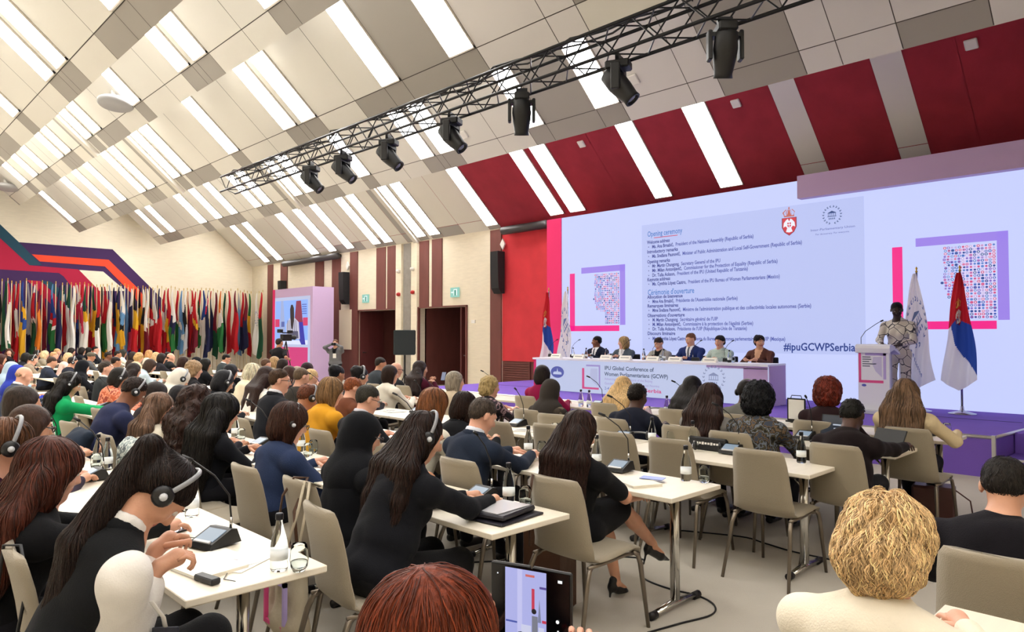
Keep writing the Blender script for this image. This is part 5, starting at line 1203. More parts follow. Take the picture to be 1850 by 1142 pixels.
PEOPLE.append(((2.03, 11.499), 1.252, 'balding man in grey suit at the left below the flags', dict(lean=.25,hp=.3,hy=-.2,skin='fair',hair='bald',hc='#a88466',top='#454a55',vox=.014,collar='#e8e6ea',shoul=.21,fat=1.15)))
PEOPLE.append(((2.494, 15.156), 1.2, 'woman in pale blue headscarf at the left edge', dict(lean=.3,hp=.25,skin='light',hair='hijab',hc='#a9bdcf',top='#93b0c8',female=True,vox=.017)))
PEOPLE.append(((2.1, 12.314), 1.24, 'person in cobalt blue scarf between the pale blue headscarf and the balding man', dict(lean=.2,hp=.2,skin='light',hair='hijab',hc='#2f3fa5',top='#2f3fa5',female=True,vox=.017)))
PEOPLE.append(((3.86, 20.851), 1.2, 'black haired man in tan jacket with headset below the blue and yellow flag', dict(lean=.3,hp=.3,hy=-.3,skin='fair',hair='short',hc='#17120f',top='#8a7a68',vox=.018,headset='headset on the black haired man under the swedish coloured flag')))
PEOPLE.append(((3.763, 18.416), 1.2, 'brown haired person in dark navy suit left of the black headscarf', dict(lean=.25,hp=.3,skin='light',hair='short',hc='#3a271c',top='#2a3040',vox=.018,collar='#e0e0e0')))
PEOPLE.append(((5.74, 8.246), 1.255, 'dark haired woman in white blazer left of the loudspeaker stand', dict(lean=.2,hp=.1,hy=-.4,skin='light',hair='bob',hc='#24150f',top='#e6e0d2',female=True,vox=.015)))
PEOPLE.append(((6.88, 9.726), 1.23, 'fair balding person with glasses beyond the white blazer', dict(lean=.3,hp=.1,hy=-.3,skin='fair',hair='bald',hc='#d0b79a',top='#26282c',vox=.018,glasses=True)))
PEOPLE.append(((7.2, 10.652), 1.285, 'man in slate suit leaning behind the white blazer', dict(lean=.3,hp=.2,hy=-.4,skin='tan',hair='short',hc='#26201c',top='#3d4349',vox=.019,fat=1.15)))
PEOPLE.append(((6.88, 9.063), 1.266, 'woman with long dark hair and burgundy top holding up a phone', dict(lean=.1,hp=.1,hy=-.45,skin='light',hair='long',hc='#281c1c',top='#4a1428',female=True,vox=.016,hlen=.38,arms='phone',long_front=False)))
PEOPLE.append(((5.74, 6.842), 1.221, 'grey haired woman with a tall bob in front of the brown doorway panel', dict(lean=.15,hp=.05,hy=-.4,skin='fair',hair='bob',hc='#8a8072',top='#c9b8a0',female=True,vox=.015)))
PEOPLE.append(((5.74, 6.197), 1.186, 'blonde curly haired woman in black floral top with ruffled sleeves', dict(lean=.2,hp=.1,hy=-.4,skin='fair',hair='curly',hc='#a08a5e',top='#1b1820',tk='floral',female=True,vox=.014,hvol=.9)))
PEOPLE.append(((5.74, 5.219), 1.19, 'person in patterned brown coat and dark head wrap in the middle right', dict(lean=.2,hp=.15,skin='brown',hair='hijab',hc='#3a3532',top='#3a3128',tk='leopard',female=True,vox=.014,fat=1.25)))
PEOPLE.append(((6.88, 6.403), 1.277, 'woman with sleek black bob and magenta top in front of the banner', dict(lean=.1,hp=.1,skin='light',hair='bob',hc='#1d1614',top='#8e1745',female=True,vox=.015,hvol=1.0)))
PEOPLE.append(((6.88, 5.088), 1.185, 'woman with light blonde hair in front of the banner text', dict(lean=.2,hp=.1,skin='fair',hair='long',hc='#c9a878',top='#b9a6ae',female=True,vox=.015,hlen=.2)))
PEOPLE.append(((5.74, 4.079), 1.204, 'man in dark navy suit with cropped black hair right of the light blonde woman', dict(lean=.2,hp=.2,skin='dark',hair='short',hc='#1a1412',top='#1b1e2c',vox=.013,shoul=.215,fat=1.2)))
PEOPLE.append(((6.88, 4.154), 1.224, 'black haired woman partly hidden behind the grey jacket', dict(lean=.2,hp=.2,hy=-.2,skin='light',hair='long',hc='#1b1719',top='#1d1c21',female=True,vox=.015,hlen=.12)))
PEOPLE.append(((5.74, 3.292), 1.242, 'woman in light grey jacket with wavy dark brown hair', dict(lean=.2,hp=.15,skin='light',hair='long',hc='#33221f',top='#8d8a88',female=True,vox=.0125,hlen=.26)))
PEOPLE.append(((6.88, 3.532), 1.21, 'person in dull olive top with cropped black hair and headset', dict(lean=.15,hp=.2,skin='dark',hair='short',hc='#1a1512',top='#6b6a64',vox=.016,headset='headset on the dark haired person beyond the black curls')))
PEOPLE.append(((5.7, 2.806), 1.254, 'woman with big black hair and camouflage patterned jacket', dict(lean=.15,hp=.2,skin='dark',hair='afro',hc='#0f1015',top='#4b4535',tk='camo',female=True,vox=.012,fat=1.25,hvol=1.1)))
PEOPLE.append(((6.88, 2.694), 1.254, 'woman with red curly hair and dark brown coat', dict(lean=.15,hp=.15,skin='fair',hair='curly',hc='#6e2a1e',top='#2b1c1f',female=True,vox=.013,fat=1.15,hvol=1.05)))
PEOPLE.append(((5.72, 2.065), 1.18, 'person in black coat hunched over a tablet at the table end', dict(lean=.4,hp=.45,skin='dark',hair='short',hc='#15130f',top='#1d1618',vox=.012,fat=1.25,lh=(.6,.16,.8),rh=(.72,-.25,.8))))
PEOPLE.append(((6.95, 2.042), 1.29, 'woman in cream blazer with long light brown hair at the front right', dict(lean=.12,hp=.05,hy=-.2,skin='fair',hair='long',hc='#6f5642',top='#dcc9a4',female=True,vox=.012,hlen=.33,hvol=.95,rh=(.45,-.3,.8))))
PEOPLE.append(((2.12, 0.675), 1.212, 'woman with curly golden blonde hair and cream jacket in the right foreground', dict(lean=.22,hp=.4,hy=-.15,skin='fair',hair='curly',hc='#dab583',top='#e6dcc8',female=True,vox=.0085,hvol=1.0,rh=(.5,-.1,.8),shoul=.2,fat=1.05)))
PEOPLE.append(((3.55, 0.673), 1.162, 'man with short dark hair and black jacket at the right edge', dict(lean=.35,hp=.45,hy=.1,skin='light',hair='short',hc='#221d1a',top='#17151a',vox=.010,shoul=.215,fat=1.1)))
PEOPLE.append(((0.8, 1.003), 1.243, 'woman with copper red hair filming with a folding phone at the bottom', dict(lean=.1,hp=.15,hy=-.3,skin='fair',hair='long',hc='#6b2d17',top='#1c1a1e',hvol=1.1,female=True,vox=.008,hlen=.2,lh=(.30,.12,.86),rh=(.30,-.14,.86),hands=False)))
PEOPLE.append(((4.51, 8.476), 1.256, 'person with short mousy hair right of the man in glasses', dict(lean=.2,hp=.2,skin='fair',hair='short',hc='#5a4a3a',top='#3b3733',female=True,vox=.018)))
PEOPLE.append(((5.3, 9.657), 1.175, 'woman with blonde low bun in front of the pink totem base', dict(lean=.25,hp=.2,skin='fair',hair='lowbun',hc='#c7a878',top='#3a3a3d',female=True,vox=.016)))
PEOPLE.append(((6.3, 11.619), 1.184, 'woman with sleek dark plum hair at the foot of the lilac totem', dict(lean=.3,hp=.2,skin='fair',hair='bob',hc='#231019',top='#231a20',female=True,vox=.019)))
PEOPLE.append(((5.1, 8.581), 1.264, 'woman with black upswept hair below the standing photographer', dict(lean=.2,hp=.25,skin='tan',hair='updo',hc='#121116',top='#1a1a1f',female=True,vox=.017)))
PEOPLE.append(((5.0, 7.858), 1.275, 'woman with black hair and headset right of the photographer', dict(lean=.25,hp=.25,hy=-.2,skin='light',hair='updo',hc='#171315',top='#232127',female=True,vox=.017,headset='headset on the black hair right of the photographer')))
PEOPLE.append(((6.4, 12.176), 1.094, 'person with ash grey hair near the pink base of the totem', dict(lean=.2,hp=.2,skin='fair',hair='bob',hc='#9a8676',top='#6a6460',vox=.02)))
PEOPLE.append(((5.5, 10.722), 1.177, 'person with tousled brown hair just right of the man in glasses', dict(lean=.2,hp=.2,skin='fair',hair='bob',hc='#3a2620',top='#2b2628',female=True,vox=.02)))
PEOPLE.append(((6.743, 13.429), 1.2, 'dark haired person below the video camera operator', dict(lean=.2,hp=.2,skin='light',hair='bob',hc='#241a17',top='#26222a',vox=.022)))
PEOPLE.append(((7.302, 14.935), 1.2, 'person with light brown hair left below the camera operator', dict(lean=.2,hp=.2,skin='fair',hair='bob',hc='#a4855f',top='#a89c88',female=True,vox=.022)))
PEOPLE.append(((6.65, 13.996), 1.2, 'person with brown hair under the white emblem flag', dict(lean=.2,hp=.2,skin='fair',hair='short',hc='#5b4232',top='#4a4038',vox=.022)))
PEOPLE.append(((7.489, 18.004), 1.2, 'black haired man in grey suit reading in front of the flags', dict(lean=.3,hp=.3,hy=-.3,skin='light',hair='short',hc='#14110f',top='#3d4448',vox=.018,collar='#e6e6e6',glasses=True)))
PEOPLE.append(((4.9, 11.577), 1.196, 'dark haired person below the grey suited reader', dict(lean=.35,hp=.2,skin='light',hair='bob',hc='#1c1a1f',top='#1f1f25',female=True,vox=.018)))
PEOPLE.append(((5.762, 14.872), 1.2, 'person in black below the navy flag with white star', dict(lean=.2,hp=.2,skin='tan',hair='bob',hc='#15130f',top='#16161b',vox=.021)))
PEOPLE.append(((5.912, 15.748), 1.2, 'person in dark head covering left of the ash blonde curls', dict(lean=.3,hp=.1,skin='tan',hair='hijab',hc='#1c1d22',top='#2b2e33',vox=.021)))
PEOPLE.append(((5.853, 16.36), 1.2, 'brown haired woman in red top in front of the flags', dict(lean=.25,hp=.3,hy=-.2,skin='fair',hair='bob',hc='#33201b',top='#a01c26',female=True,vox=.02)))
PEOPLE.append(((6.886, 20.182), 1.2, 'bald pink faced man turned to the right', dict(lean=.1,hp=.0,hy=-.6,skin='fair',hair='bald',hc='#2c211c',top='#1d2023',vox=.019)))
PEOPLE.append(((7.288, 21.585), 1.2, 'black haired person behind the bald pink faced man', dict(lean=.1,hp=.1,skin='light',hair='short',hc='#15110f',top='#2a2426',vox=.022)))
PEOPLE.append(((6.512, 19.735), 1.2, 'woman with black hair left of the bald pink faced man', dict(lean=.2,hp=.2,skin='light',hair='bob',hc='#1f1715',top='#26242a',female=True,vox=.021)))
PEOPLE.append(((6.821, 21.117), 1.2, 'woman with sandy hair and cream top before the sky blue flag', dict(lean=.2,hp=.2,skin='fair',hair='bob',hc='#c4a57c',top='#d8cdbb',female=True,vox=.022)))
PEOPLE.append(((7.667, 24.411), 1.2, 'woman with ginger blonde hair before the red flags', dict(lean=.2,hp=.2,skin='fair',hair='bob',hc='#b98a5c',top='#dcd3c4',female=True,vox=.022)))
PEOPLE.append(((6.276, 20.782), 1.2, 'woman with wavy honey blonde hair in the left rows', dict(lean=.3,hp=.3,skin='fair',hair='curly',hc='#b89664',top='#cbb898',female=True,vox=.02,hvol=.9)))
PEOPLE.append(((6.569, 22.294), 1.2, 'brown haired person before the red and yellow flags', dict(lean=.2,hp=.2,skin='tan',hair='bob',hc='#2a211d',top='#3a2d28',vox=.022)))
PEOPLE.append(((3.88, 13.1), 1.2, 'woman with dark hair left of the pale blue shirt', dict(lean=.3,hp=.2,skin='light',hair='long',hc='#241a17',top='#3a3330',female=True,vox=.02,hlen=.15)))
PEOPLE.append(((7.342, 25.959), 1.2, 'dark haired person in white under the green flag', dict(lean=.2,hp=.2,skin='tan',hair='bob',hc='#2c2a22',top='#d5cfc4',vox=.022)))
PEOPLE.append(((6.696, 24.226), 1.2, 'tan faced person with pale headband near the green flag', dict(lean=.2,hp=.1,hy=-.3,skin='tan',hair='short',hc='#1b1512',top='#c9c2b6',vox=.022)))
PEOPLE.append(((6.055, 22.799), 1.2, 'brown skinned man before the silver and red flags', dict(lean=.2,hp=.2,hy=-.3,skin='brown',hair='short',hc='#1c1512',top='#5a4238',vox=.021)))
PEOPLE.append(((6.931, 27.6), 1.297, 'bearded looking dark haired man in suit beneath the green flag', dict(lean=.1,hp=.1,hy=-.6,skin='fair',hair='short',hc='#15110f',top='#2b2f36',vox=.021,collar='#d8d8d8')))
PEOPLE.append(((5.518, 22.403), 1.2, 'person in olive brown cap in the left rows', dict(lean=.3,hp=.1,skin='tan',hair='hat',hc='#5d584c',top='#4d4f52',vox=.02)))
PEOPLE.append(((6.972, 28.6), 1.246, 'black haired person left of the bearded looking man', dict(lean=.2,hp=.1,skin='light',hair='bob',hc='#14110f',top='#26262b',vox=.022)))
PEOPLE.append(((6.669, 28.2), 1.255, 'dark haired person before the pinkish red flags', dict(lean=.2,hp=.2,skin='light',hair='bob',hc='#1d1715',top='#26282f',vox=.022)))
PEOPLE.append(((6.259, 27.801), 1.246, 'dark haired person before the red and white flag at left', dict(lean=.2,hp=.2,hy=-.3,skin='fair',hair='bob',hc='#221a19',top='#2b2e38',vox=.022)))
PEOPLE.append(((4.097, 18.089), 1.2, 'dark haired man with headset in front of the black headscarf', dict(lean=.3,hp=.2,hy=-.2,skin='light',hair='short',hc='#241b1a',top='#232632',vox=.018,headset='headset on the dark haired man left of the black headscarf')))
PEOPLE.append(((4.906, 22.131), 1.2, 'fair haired woman in pale pink blouse', dict(lean=.3,hp=.3,skin='fair',hair='bob',hc='#bfa27c',top='#e2bfb4',female=True,vox=.02)))
PEOPLE.append(((5.752, 27.399), 1.239, 'blond person below the large red flag', dict(lean=.2,hp=.2,skin='fair',hair='short',hc='#c0996a',top='#3b2c2f',vox=.022)))
PEOPLE.append(((4.936, 23.899), 1.2, 'pink faced blond man at the left, hand to mouth', dict(lean=.2,hp=.1,hy=-.4,skin='fair',hair='short',hc='#b58c64',top='#4d4742',vox=.02)))
PEOPLE.append(((5.093, 25.802), 1.2, 'pale blonde woman under the green and white flag', dict(lean=.2,hp=.2,skin='fair',hair='bob',hc='#cbb38c',top='#8f8574',female=True,vox=.022)))
PEOPLE.append(((5.091, 26.945), 1.2, 'dark haired person with headset under the orange flag', dict(lean=.25,hp=.2,skin='light',hair='short',hc='#1b1613',top='#54483c',vox=.02,headset='headset on the dark haired person left of the pale blonde')))
PEOPLE.append(((4.093, 22.933), 1.2, 'black haired person in black left of the yellow and blue flag bottom', dict(lean=.3,hp=.2,skin='light',hair='bob',hc='#14110f',top='#1c1c21',vox=.02)))
PEOPLE.append(((4.525, 27.998), 1.247, 'brown haired woman turned back towards the camera at the far left', dict(lean=.1,hp=.0,hy=-1.9,skin='fair',hair='long',hc='#4a2e22',top='#1e1a1f',female=True,vox=.018,hlen=.2)))
PEOPLE.append(((3.399, 22.028), 1.2, 'reddish brown haired person cut by the left edge of the picture', dict(lean=.2,hp=.1,skin='light',hair='bob',hc='#3a2019',top='#5a2a24',female=True,vox=.02)))
# ---- row tables -----------------------------------------------------------------------------
ROW = [(.95, 2.61), (2.29, 2.46), (3.52, 2.27), (4.77, 2.0), (6.0, 1.85), (7.13, 1.75)]
RN = ['nearest row', 'second row', 'third row', 'fourth row', 'fifth row', 'front row']
tbl = {}
def place_table(v, u, L, label, group=None):
    if L not in tbl: tbl[L] = make_table(L, label); t = tbl[L]; t.location = (v, u, 0)
    else: t = dup(tbl[L], (v, u, 0), 0, label)
    if group: t['group'] = group
    return t
def desc(i, j): return 'cream topped table in the %s, %s' % (RN[i], 'at its right end by the aisle' if j == 0 else '%s from its right end' % ORD[j])
for i, (v, u) in enumerate(ROW):
    n = [3, 7, 7, 7, 6, 6][i]
    for j in range(n): place_table(v, u+j*1.63, 1.62, desc(i, j))
tabs_far = []
for i, v in enumerate([2.29, 3.52, 4.77, 6.0, 7.13]):
    u = 15.2+.3*i
    if i == 0: continue
    while u+1.62 < 27:
        t = place_table(v, u, 1.62, 'cream topped table in the far block of rows in front of the flags', 'tables in the far block'); u += 1.63
place_table(2.27, -.9, 1.62, 'cream topped table at the lower right corner in front of the golden blonde woman')
place_table(3.55, -.93, 1.62, 'cream topped table at the right edge in front of the man in the black jacket')
# ---- chairs -----------------------------------------------------------------------------------
ch0 = make_chair('foremost empty beige chair, pushed up to the right end of the fourth row table'); ch0.location = (4.67, 2.28, 0)
def chair(x, y, rz, label, group=None):
    c = dup(ch0, (x, y, 0), rz, label)
    if group: c['group'] = group
    return c
for x, y, rz, lab in [(4.68, 2.99, .03, 'empty beige chair at the fourth row, next left of the foremost empty chair'), (4.69, 3.5, -.02, 'empty beige chair in the fourth row, just right of the black dress woman'),
    (5.58, 2.0, -.05, 'beige chair behind the person in the black coat at the right'), (6.64, 1.93, .0, 'beige chair of the woman in the cream blazer at the front right'),
    (4.68, 4.23, .02, 'empty beige chair in the fourth row in front of the stack of papers'), (4.5, 4.68, -.06, 'empty beige chair beside the standing microphone in the fourth row'), (2.98, 3.44, 0, 'beige chair directly behind the man in the navy suit'),
    (1.98, 2.93, -.12, 'beige chair in the middle foreground, pulled out behind the woman in the black jacket'), (1.97, 3.57, 0, 'beige chair with a brown strap bag and tote hung on it'), (1.95, 4.17, 0, 'beige chair of the big black haired woman'),
    (2.98, 2.62, 0, 'beige chair of the woman in the short black dress'), (.62, 3.12, -.05, 'beige chair at the lower left corner with a thin black strap on its back'), (.5, 3.75, .05, 'beige chair cut by the left edge of the picture'),
    (2.2, 9.6, 0, 'beige chair left of the two empty ones by the woman in green'), (2.24, 8.5, .1, 'empty beige chair just right of the woman in green'), (1.72, 7.4, .15, 'empty beige chair with its lower back in front of the woman in green'),
    (1.86, 5.75, .0, 'beige chair with a pale patterned scarf draped over it'), (1.7, 5.15, 0, 'beige chair with a thin bag strap on its corner near the wavy brown hair'), (3.08, .60, 0, 'beige chair of the man in the black jacket at the right edge'),
    (5.35, 2.86, 0, 'beige chair behind the camouflage jacket'), (5.4, 3.35, 0, 'beige chair behind the light grey jacket'), (5.5, 4.1, 0, 'beige chair behind the dark navy suit'), (5.3, 4.75, .1, 'empty beige chair behind the patterned brown coat'), (3.1, 5.3, 0, 'beige chair of the mustard yellow jumper'), (1.75, 4.75, .05, 'beige chair at the left of the wavy haired woman'), (3.1, 6.6, 0, 'beige chair of the man with glasses in charcoal')]:
    chair(x, y, rz, lab)
occupied = [(c.location.x, c.location.y) for c in bpy.data.objects if c.name.startswith('conference_chair')]
# ---- build the people ------------------------------------------------------------------------
INFO = {}
CH = [c for c in bpy.data.objects if c.name.startswith('conference_chair') and c.type == 'EMPTY']
for (p, zt, lab, kw) in PEOPLE:
    if 'black dress' in lab:
        kw['legpose'] = [((.05, -.09, .53), (.40, -.08, .60), (.86, -.0, .26)), ((.02, .09, .53), (.43, .1, .53), (.50, .04, .09))]
    inf = person(p, zt, lab, **kw); INFO[lab] = inf
    x, y = inf['root'].location.x, inf['root'].location.y
    for c_ in CH:
        if abs(c_.location.y-y) < .36 and -.35 < x-c_.location.x < .2: c_.location.x = x-.2
    if not any(abs(x-.2-a) < .38 and abs(y-c) < .36 for a, c in occupied):
        far = abs(y) > 11
        chair(x-.2, y, 0, 'beige upholstered chair under the '+lab.split(' ', 1)[1][:60] if 0 else ('beige upholstered chair in the far rows' if far else 'beige upholstered chair used by the '+' '.join(lab.replace('woman', 'woman').split()[1:8])), 'chairs in the far rows' if far else None); occupied.append((x-.2, y))
def world(inf, x, y, z): return inf['M'] @ Vector((x, y, z))
# stage people
def stage_person(u, v, zt, lab, yaw, **k): return person((v, u), zt, lab, yaw=yaw, floor=SH, **k)
PI = math.pi
for (u, zt, lab, k) in [
    (9.95, 1.66, 'man in dark suit and white shirt at the left of the head table, looking aside', dict(hy=-.9, skin='brown', hair='short', hc='#15110f', top='#1c2233', shirt='#e8e8ee', tie='#4a4e58', shoul=.22, fat=1.2)),
    (9.22, 1.65, 'woman with wavy blonde hair and grey blazer at the head table, chin on hand', dict(hy=-.75, skin='fair', hair='bob', hc='#b99a6a', top='#4c5660', shirt='#e8e8ea', female=True)),
    (8.32, 1.63, 'person with short dark hair and pale grey blazer looking down at the head table', dict(hp=.5, skin='fair', hair='short', hc='#33241f', top='#9a9892', shirt='#1a1b20', female=True)),
    (7.57, 1.72, 'man in blue suit and grey tie at the middle of the head table', dict(hp=.25, hy=-.35, skin='fair', hair='short', hc='#7a5038', top='#26346a', shirt='#e9ebf3', tie='#5b606c', shoul=.215, fat=1.15)),
    (6.93, 1.68, 'woman with dark tied hair and green white striped top at the head table', dict(skin='fair', hair='lowbun', hc='#221a1c', top='#7fa79e', tk='stripes', female=True)),
    (6.12, 1.68, 'woman in brown blazer at the right end of the head table, looking to the lectern', dict(hy=.8, skin='light', hair='updo', hc='#1d1417', top='#5a3a33', shirt='#d7a98c', female=True))]:
    inf = stage_person(u, 12.45, zt, lab, PI, lean=k.pop('lean', .08), vox=.0125, hp=k.pop('hp', .08), lh=(.4, .12, .76), rh=(.4, -.12, .76), **k)
    c = empty('office_chair', (12.55, u, SH), PI, 'black mesh office chair of the '+' '.join(lab.split()[:6]), 'chair')
    b = MB(); b.box((.0, 0, .46), (.22, .22, .03), M_blk, bev=.02); b.build('seat', None, c)
    b = MB(); b.box((-.24, 0, .63), (.02, .2, .16), mat('mesh_black', '#202226', .8), M=None, bev=.015); b.build('backrest', None, c)
    for s in (-1, 1):
        b = MB(); b.tube([(-.2, s*.24, .5), (-.2, s*.25, .66), (.1, s*.25, .68), (.15, s*.25, .6), (.1, s*.24, .46)], .014, M_chr, 8); b.build('armrest', None, c)
    b = MB(); b.tube([(0, 0, .06), (0, 0, .44)], .025, M_chr)
    for a in range(5): b.tube([(0, 0, .08), (.26*math.cos(a*1.257), .26*math.sin(a*1.257), .03)], .016, M_chr, 6)
    b.build('pedestal', None, c)
inf = stage_person(3.72, 12.25, 2.20, 'speaker with cropped black hair in white and black patterned suit standing at the lectern', PI, stand=True, lean=.08, hp=.35, hy=.35, skin='black', hair='short', hc='#0e0c0d', top='#c9c3bd', tk='patch', female=True, vox=.011, shirt=None, lh=(.4, .16, 1.06), rh=(.42, -.12, 1.06), glasses=True, legs='patch', fat=.95)
# standing photographer and camera operator at the back
inf = person((11.5, 19.5), 1.55, 'bearded photographer in grey overcoat standing by the lilac totem with a camera raised', yaw=PI+.75, stand=True, lean=.0, hp=.1, skin='fair', hair='short', hc='#6a4a34', top='#6b6b6d', shirt='#1b1b1e', vox=.014, arms='camera', shoul=.2, fat=1.15)
cp = inf['HM'] @ Vector((.16, 0, .0)); r_ = empty('photo_camera', tuple(cp), PI+.75, 'black photo camera held at the photographer\'s eye', 'camera')
b = MB(); b.box((0, 0, 0), (.03, .065, .045), M_blk, bev=.01); b.build('body', None, r_)
b = MB(); b.lathe([(.035, 0), (.038, .06), (.04, .1), (.03, .1), (0, .095)], M_blk, 14, M=rot(0, PI/2, 0, (.03, 0, 0))); b.build('lens', None, r_)
q = inf['M'] @ Vector((.15, .02, 1.05)); b = MB(); b.box((0, 0, 0), (.004, .05, .07), M_wht); b.tube([(0, -.03, .07), (-.06, -.06, .26)], .004, M_blk, 4); b.tube([(0, .03, .07), (-.06, .06, .26)], .004, M_blk, 4); o = tag(b.build('name_badge'), 'white badge hanging on the photographer\'s chest', 'badge'); o.location = q; o.rotation_euler = (0, 0, PI+.75)
inf = person((8.88, 17.92), 1.60, 'camera operator in black t-shirt seen from behind in front of the lilac totem', yaw=.35, stand=True, lean=.1, hp=.05, skin='tan', hair='short', hc='#2c231d', top='#1d1c1f', sleeves='short', vox=.014, shoul=.21, fat=1.15, rh=(.1, -.3, 1.05), lh=(.35, .1, 1.3))
r_ = empty('video_camera', (9.12, 18.02, 1.5), .3, 'large black video camera on a tripod in front of the side screen', 'camera')
b = MB(); b.box((.0, 0, .12), (.16, .06, .09), M_blk, bev=.01); b.box((-.02, 0, .25), (.1, .02, .015), M_blk); b.build('body', None, r_)
b = MB(); b.lathe([(.05, 0), (.06, .14), (.07, .16), (0, .15)], M_blk, 14, M=rot(0, PI/2, 0, (.15, 0, .12))); b.build('lens', None, r_)
b = MB(); b.box((-.1, .12, .3), (.05, .07, .05), M_blk, bev=.01); b.box((.05, -.1, .28), (.06, .05, .04), M_blk, bev=.01); b.build('viewfinder', None, r_)
for a in (0, 2.1, 4.2):
    b = MB(); b.tube([(0, 0, .02), (.35*math.cos(a), .35*math.sin(a), -1.4)], .014, M_blk); b.build('tripod_leg', None, r_)

# heels of the seated woman in the dress
inf = INFO[[k for k in INFO if 'black dress' in k][0]]
M_heel = mat('heel_black', '#0f0e10', .3)
for (a, d, lab) in [(Vector((.50, .04, .09)), Vector((.9, .02, -.3)), 'black stiletto shoe planted on the carpet'), (Vector((.86, 0, .26)), Vector((.8, -.15, -.35)), 'black stiletto shoe on the raised crossed leg')]:
    d.normalize(); s = SDF(.008); A = np.array(a); D = np.array(d); up = np.array((0, 0, 1.)); n_ = up-D*(up@D); n_ /= np.linalg.norm(n_)
    s.cap(A-n_*.045-D*.03, A-n_*.06+D*.1, .03, .03, .015); s.cap(A-n_*.06+D*.1, A-n_*.065+D*.19, .028, .008, .015); s.cap(A-D*.035+n_*.0, A-D*.035-n_*.05, .026, .024, .015); s.cap(A-D*.045-n_*.06, A-D*.03-n_*.15, .011, .005, .008)
    s.mesh('stiletto_shoe', [M_heel], inf['root'])
    f = SDF(.009); f.cap(A, A-n_*.02-D*.01, .028, .03, .02); f.cap(A-n_*.015, A-n_*.045+D*.11, .027, .022, .02); f.mesh('foot', [skin_mat('light')], inf['root'])
q = SDF(.011); q.ell((.03, 0, .55), (.14, .185, .1), None, .04); q.cap((.05, -.09, .54), (.36, -.08, .6), .098, .085, .08); q.cap((.02, .09, .53), (.38, .1, .53), .098, .085, .08); q.cap((.05, 0, .52), (.34, 0, .55), .09, .08, .1); q.mesh('skirt', [cloth_mat('#131316')], inf['root'], wr=.004)

# vest of the woman with the ponytail, her lanyard and badge
inf = INFO[[k for k in INFO if 'ponytail' in k][0]]; rt = inf['root']
nb_ = empty('name_badge', (.84, 2.48, .66), .9, 'dark name badge on a pale lanyard hanging from the bowed ponytail woman', 'badge')
b = MB(); b.box((0, 0, 0), (.003, .042, .06), mat('badge_navy', '#1d2030', .4), bev=.002); b.box((-.0035, 0, -.035), (.0005, .038, .022), M_pap); b.box((-.0035, 0, .015), (.0005, .014, .018), mat('badge_photo', '#a07060', .5)); b.build('card', None, nb_)
b = MB(); b.tube([(0, 0, .06), (-.02, .0, .1), (-.07, .02, .17)], .008, mat('lanyard', '#d9d6d2', .7), 6, flat=.25); b.build('lanyard', None, nb_)
# folding phone held up at the bottom, and the hands round it
fp = empty('folding_phone', (1.13, 1.085, 1.02), math.radians(18), 'unfolded black phone filming the stage, held up by the copper haired woman', 'phone')
b = MB(); b.box((0, .05, .07), (.005, .048, .085), M_blk, M=rot(0, 0, .06), bev=.003); b.box((0, -.05, .07), (.005, .048, .085), M_blk, M=rot(0, 0, -.06), bev=.003); b.build('case', None, fp)
ph = MB(); S_ = [-.0125]
def pp(pts, m):
    S_[0] -= .00012; out = []
    for y, z in pts: out.append((S_[0]+(-abs(y)*.0+abs(y)*0), y, z))
    ph.poly(out[::-1], m)
def pr(y0, y1, z0, z1, m): pp([(y0, z0), (y1, z0), (y1, z1), (y0, z1)], m)
pr(-.094, .094, -.01, .152, mat('phone_black', '#060608', .15)); pr(-.04, .06, -.01, .148, em('ph_bg', '#b8bcf6', .85)); pr(.018, .03, -.01, .148, em('ph_pale', '#cfd0ff', .85))
pr(-.012, -.005, .06, .11, em('ph_red', '#d83a5a', .8)); pr(-.012, .01, .134, .139, em('ph_rec', '#e0706a', .8)); pr(-.04, -.024, .112, .117, em('ph_pur', '#5b4ca0', .8)); pr(-.04, -.03, .04, .046, em('ph_red', '')); pr(.03, .058, .03, .034, em('ph_blue', '#5262b8', .8))
pp([(-.02, .04), (-.028, .04), (-.024, .09)], em('ph_flag', '#8f95b8', .7)); pr(-.02, -.006, -.01, .052, em('ph_suit', '#8e90a0', .7)); pp(disc(-.011, .062, .006, 10), em('ph_head', '#1e1a22', .7)); pr(-.004, .02, -.01, .03, em('ph_lec', '#dfe2ff', .8)); pr(-.035, -.022, -.01, .03, em('ph_lec', ''))
pp(disc(.02, .0, .014, 12), em('ph_head', '')); pp(disc(-.004, -.003, .01, 12), em('ph_head', ''))
for z in (.132, ): pp(disc(.078, z, .0018, 8), em('ph_dot', '#ffffff'))
for z in (.03, .018, .005): pp(disc(-.068, z, .0022, 8), em('ph_dot', ''))
pp(disc(-.067, .05, .004, 10), em('ph_dot', '')); pr(-.078, -.068, .132, .138, em('ph_dot', ''))
ph.build('display', None, fp)
inf = INFO[[k for k in INFO if 'copper red' in k][0]]; rt = inf['root']; MI = inf['M'].inverted(); sk_ = skin_mat('fair'); nm_ = mat('red_nails', '#a01020', .25)
for s, (wx, wy, wz) in ((1, (1.1, 1.2, 1.0)), (-1, (1.14, .94, .985))):
    W = MI @ Vector((wx, wy, wz)); b = MB(); fw = Vector((.25, -s*.25, 1)).normalized()
    b.tube([W-fw*.14+Vector((-.06, s*.03, -.05)), W-fw*.05, W, W+fw*.045, W+fw*.07], [.03, .026, .03, .036, .028], sk_, 12, flat=.6)
    finger_tubes(b, W-fw*.01, fw, (1, 0, 0), (-.6, -s*.8, 0), sk_, 1.2, .9, nm_)
    b.build('hand', None, rt)
